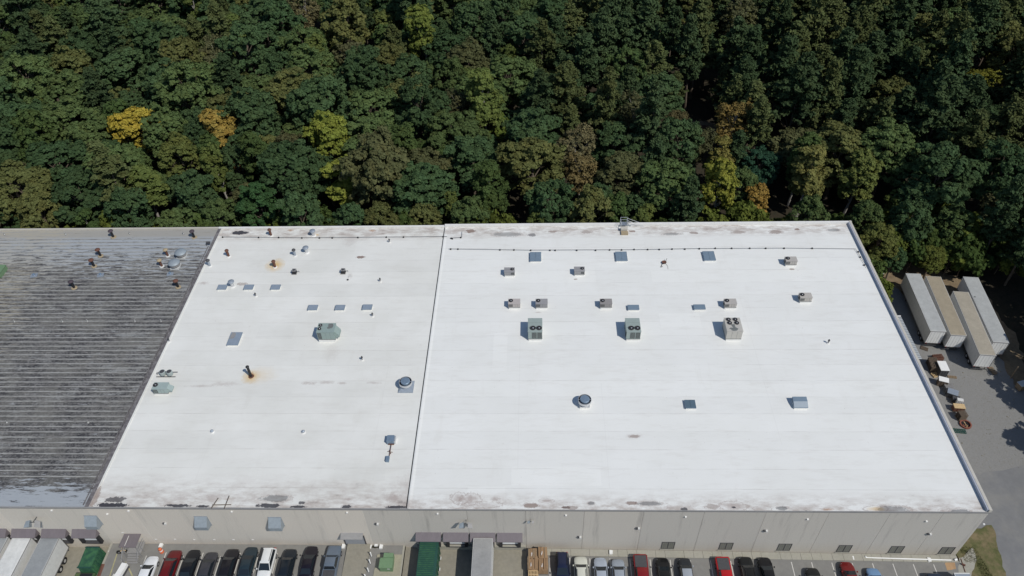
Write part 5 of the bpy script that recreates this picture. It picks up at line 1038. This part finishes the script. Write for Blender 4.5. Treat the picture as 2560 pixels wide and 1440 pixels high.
special('oak', 7.58, 100.43, .7, (.12, .165, .04), 'light green tree under the pale olive slender one', var=6)
special('poplar', 52.67, 69.04, 1.25, (.215, .22, .045), 'bright yellow-green slender tree behind the right roof', var=0)
special('poplar', 54.11, 80.52, 1.1, (.17, .16, .05), 'dull yellow slender tree right behind the bright yellow-green one', var=1)
special('poplar', 59.63, 67.53, .9, (.30, .20, .055), 'orange slender tree at the edge of the right roof', var=2)
special('poplar', 70.96, 73.95, 1.35, (.165, .17, .06), 'yellow-olive slender tree right of the orange one', sz=1.15, var=3)
special('poplar', 80.67, 74.41, 1.3, (.135, .16, .05), 'light green slender tree behind the back right corner', sz=1.1, var=0)
special('bare', 59.36, 93.88, 1.1, (.22, .17, .06), 'olive tan thinning tree beside the small clearing')
special('oak', 48.66, 98.70, .75, BRN, 'brown-topped tree left of the small clearing', var=0)
special('oak', 122.75, 113.06, 1.0, (.16, .17, .035), 'yellow-green tree near the right edge among dark pines', sz=.8, var=1)
special('oak', 80.80, 58.21, .78, OLI, 'olive tree overhanging the back right corner of the roof', var=2, sz=.7)
special('oak', 83.53, 55.81, .55, (.055, .10, .045), 'green tree behind the trailer nearest the warehouse', var=3, sz=.5)
special('oak', 90.47, 55.74, .6, (.11, .13, .035), 'olive shrubby tree behind the tan-roofed trailers', var=4, sz=.5)
special('oak', 63.61, 81.23, .85, (.032, .075, .045), 'deep blue-green round tree above the orange slender one', var=5)
special('oak', -37.96, 67.80, .95, (.05, .10, .04), 'broad fresh green tree touching the back edge of the left white roof', var=6)
# the rest of the woods
HOLES = [(55.96, 109.18, 5.5), (13.13, 185.85, 6.0), (53.39, 96.49, 3.2)]
def free(x, y, r, kind='oak'):
    for px, py, pr, kd in specials:
        d = py-y
        top = r*dict(oak=2.9, pine=4.9, poplar=5.4, bare=4.2, bush=2.2)[kind]
        if 0 < d < 30 and abs(px-x-d*(px-17)/(py+50)) < pr*.75+r*.6 and top > 5.5+d*.66: return False
    if y < 62.5 and x < 79: return False
    if y < 59.5+max(0, (x-80))*-.35 and x < 101: return False
    if 28 < y < 58 and x < 104.5: return False
    if x > 100 and y < -16: return False
    for hx, hy, hr in HOLES:
        if math.hypot(x-hx, y-hy) < hr+r*.6: return False
    for px, py, pr in placed:
        if abs(px-x) < 12 and abs(py-y) < 12 and math.hypot(x-px, y-py) < .66*(r+pr): return False
    return True
COLS = ((-.515, 'above the green roof unit'), (-.415, 'above the dark roof vents'), (-.325, 'above the domed fans'), (-.24, 'above the rust bloom'), (-.145, 'above the wide green unit'),
        (-.065, 'above the roof seam'), (.03, 'above the first double skylight'), (.12, 'left of the roof stair'), (.21, 'above the roof stair'), (.31, 'above the third double skylight'), (.405, 'above the back right corner'), (.50, 'above the tan trailers'), (9, 'at the far right'))
def zone(x, y):
    if x > 96 and y < 58: return 'along the right side of the yard'
    t = (x-17)/(math.hypot(y+50, 80)*1.02); col = next(n for lim, n in COLS if t < lim)
    row = ('nearest', 'second', 'third', 'fourth', 'fifth', 'sixth', 'topmost')[min(6, max(0, int((y-60)/18.)))]
    return 'in the %s band of woods %s' % (row, col)
KN = dict(oak='broadleaf tree', pine='pine tree', poplar='slender tree', bush='shrub', bare='thinning tree')
def colour_for(kind, x, y):
    u = random.random(); j = random.uniform(.85, 1.2)
    if kind == 'pine': c, n = ((.042, .066, .031), 'dark green') if u < .55 else ((.066, .082, .033), 'olive')
    elif kind == 'poplar': c, n = ((.10, .13, .04), 'light green') if u < .6 else ((.065, .10, .035), 'mid green')
    elif kind == 'bush': c, n = ((.10, .125, .03), 'yellow-green') if u < .5 else ((.06, .09, .028), 'mid green')
    elif kind == 'bare': c, n = (.095, .10, .05), 'brownish'
    else:
        if u < .46: c, n = (.060, .100, .045), 'dark green'
        elif u < .78: c, n = (.088, .128, .049), 'mid green'
        elif u < .97: c, n = (.112, .124, .046), 'olive'
        else: c, n = (.096, .104, .048), 'brownish'
    return tuple(v*j for v in c), n
cnt = dict(oak=0, pine=0, poplar=0, bush=0, bare=0)
def auto(kind, x, y, s, sz=None):
    c, n = colour_for(kind, x, y); zn = zone(x, y)
    tree(kind, x, y, s, c, '%s %s %s' % (n, KN[kind], zn), cat='shrub' if kind == 'bush' else 'tree', group='%s %ss %s' % (n, KN[kind], zn), sz=sz); cnt[kind] += 1
rnd = random.Random(77)
# big crowns first, then fill
for attempt, (smin, smax, tries) in enumerate(((1.2, 1.5, 2200), (.95, 1.2, 4500), (.72, .95, 6000))):
    for _ in range(tries):
        y = rnd.uniform(-14, 196); half = 116+(y-60)*.52; x = 5+rnd.uniform(-1, 1)*half if y > 60 else rnd.uniform(97, 118)
        if y > 60 and not (-96-(y-60)*.56 < x < 128+(y-60)*.44): continue
        pz = (x > 18+max(0, 95-y)*1.1 and y > 88) or (x > 96 and y > 40) or (x < -62 and 118 < y < 150 and rnd.random() < .5)
        u = rnd.random(); kind = ('pine' if u < .66 else 'oak' if u < .95 else 'bare') if pz else ('oak' if u < .86 else 'poplar' if u < .93 else 'pine' if u < .97 else 'bare')
        if cnt[kind] >= dict(oak=285, pine=295, poplar=130, bare=50, bush=150)[kind]: continue
        if attempt == 2 and y > 150: continue
        s = rnd.uniform(smin, smax); r = TK[kind][0][2]*s
        if y < 69 and s > .95: continue
        if not free(x, y, r, kind): continue
        auto(kind, x, y, s, s*rnd.uniform(.82, 1.18)*(1 if s < 1 else s**-.45))
for _ in range(2400):   # understorey right behind the back wall and round the yard
    if rnd.random() < .55: x, y = rnd.uniform(-92, 100), rnd.uniform(61.5, 66.5)
    else: x, y = rnd.uniform(76, 112), rnd.uniform(46, 68)
    if y < 62 and x < 79 and False: continue
    if x > 80 and y < 58.5-(x-80)*.15: continue
    if x < 79 and y < 61.5: continue
    s = rnd.uniform(.9, 1.6)
    if any(abs(px-x) < 5 and math.hypot(px-x, py-y) < .40*(2*s+min(pr, 2.5)) for px, py, pr in placed): continue
    if cnt['bush'] > 210: break
    auto('bush', x, y, s, s*rnd.uniform(.9, 1.6))
for (x, y, s) in ((99.5, 13.5, .8), (101.5, 6.0, .85), (100.2, 24.5, .75), (104, 33, .9)): auto('oak', x, y, s)
# the small clearing and the house at the top
struct('clearing', MB().poly(blobpoly([(-6, -3), (5, -4), (7, 3), (-5, 4)], .8, 1.5, 3), 0, .06).mesh('clearing', 'dirt'), (55.99, 109.12, ZE-.02))
tag(link('log_pile', MB().tube((-2.4, 0, .35), (2.4, -.2, .35), .35).tube((-2.0, .8, .3), (2.2, .5, .3), .3).mesh('log_pile', 'rustmetal'), loc=(56.65, 109.65, ZE)), 'brown fallen logs in the small clearing among the trees', 'logs')
hs = link('house', box(-4, 4, 0, 6, 0, 2.8).mesh('house_wall', 'white'), loc=(16.19, 185.82, ZE)); tag(hs, 'white house corner with dark roof at the very top of the picture', 'house')
link('roof', MB().add([(-4.4, -.4, 2.8), (4.4, -.4, 2.8), (4.4, 6.4, 2.8), (-4.4, 6.4, 2.8), (-4.4, 3, 4.6), (4.4, 3, 4.6)], [(0, 1, 5, 4), (2, 3, 4, 5), (0, 4, 3), (1, 2, 5), (3, 2, 1, 0)]).mesh('house_roof', 'darkgrey'), hs)
print('trees', cnt, len(placed))
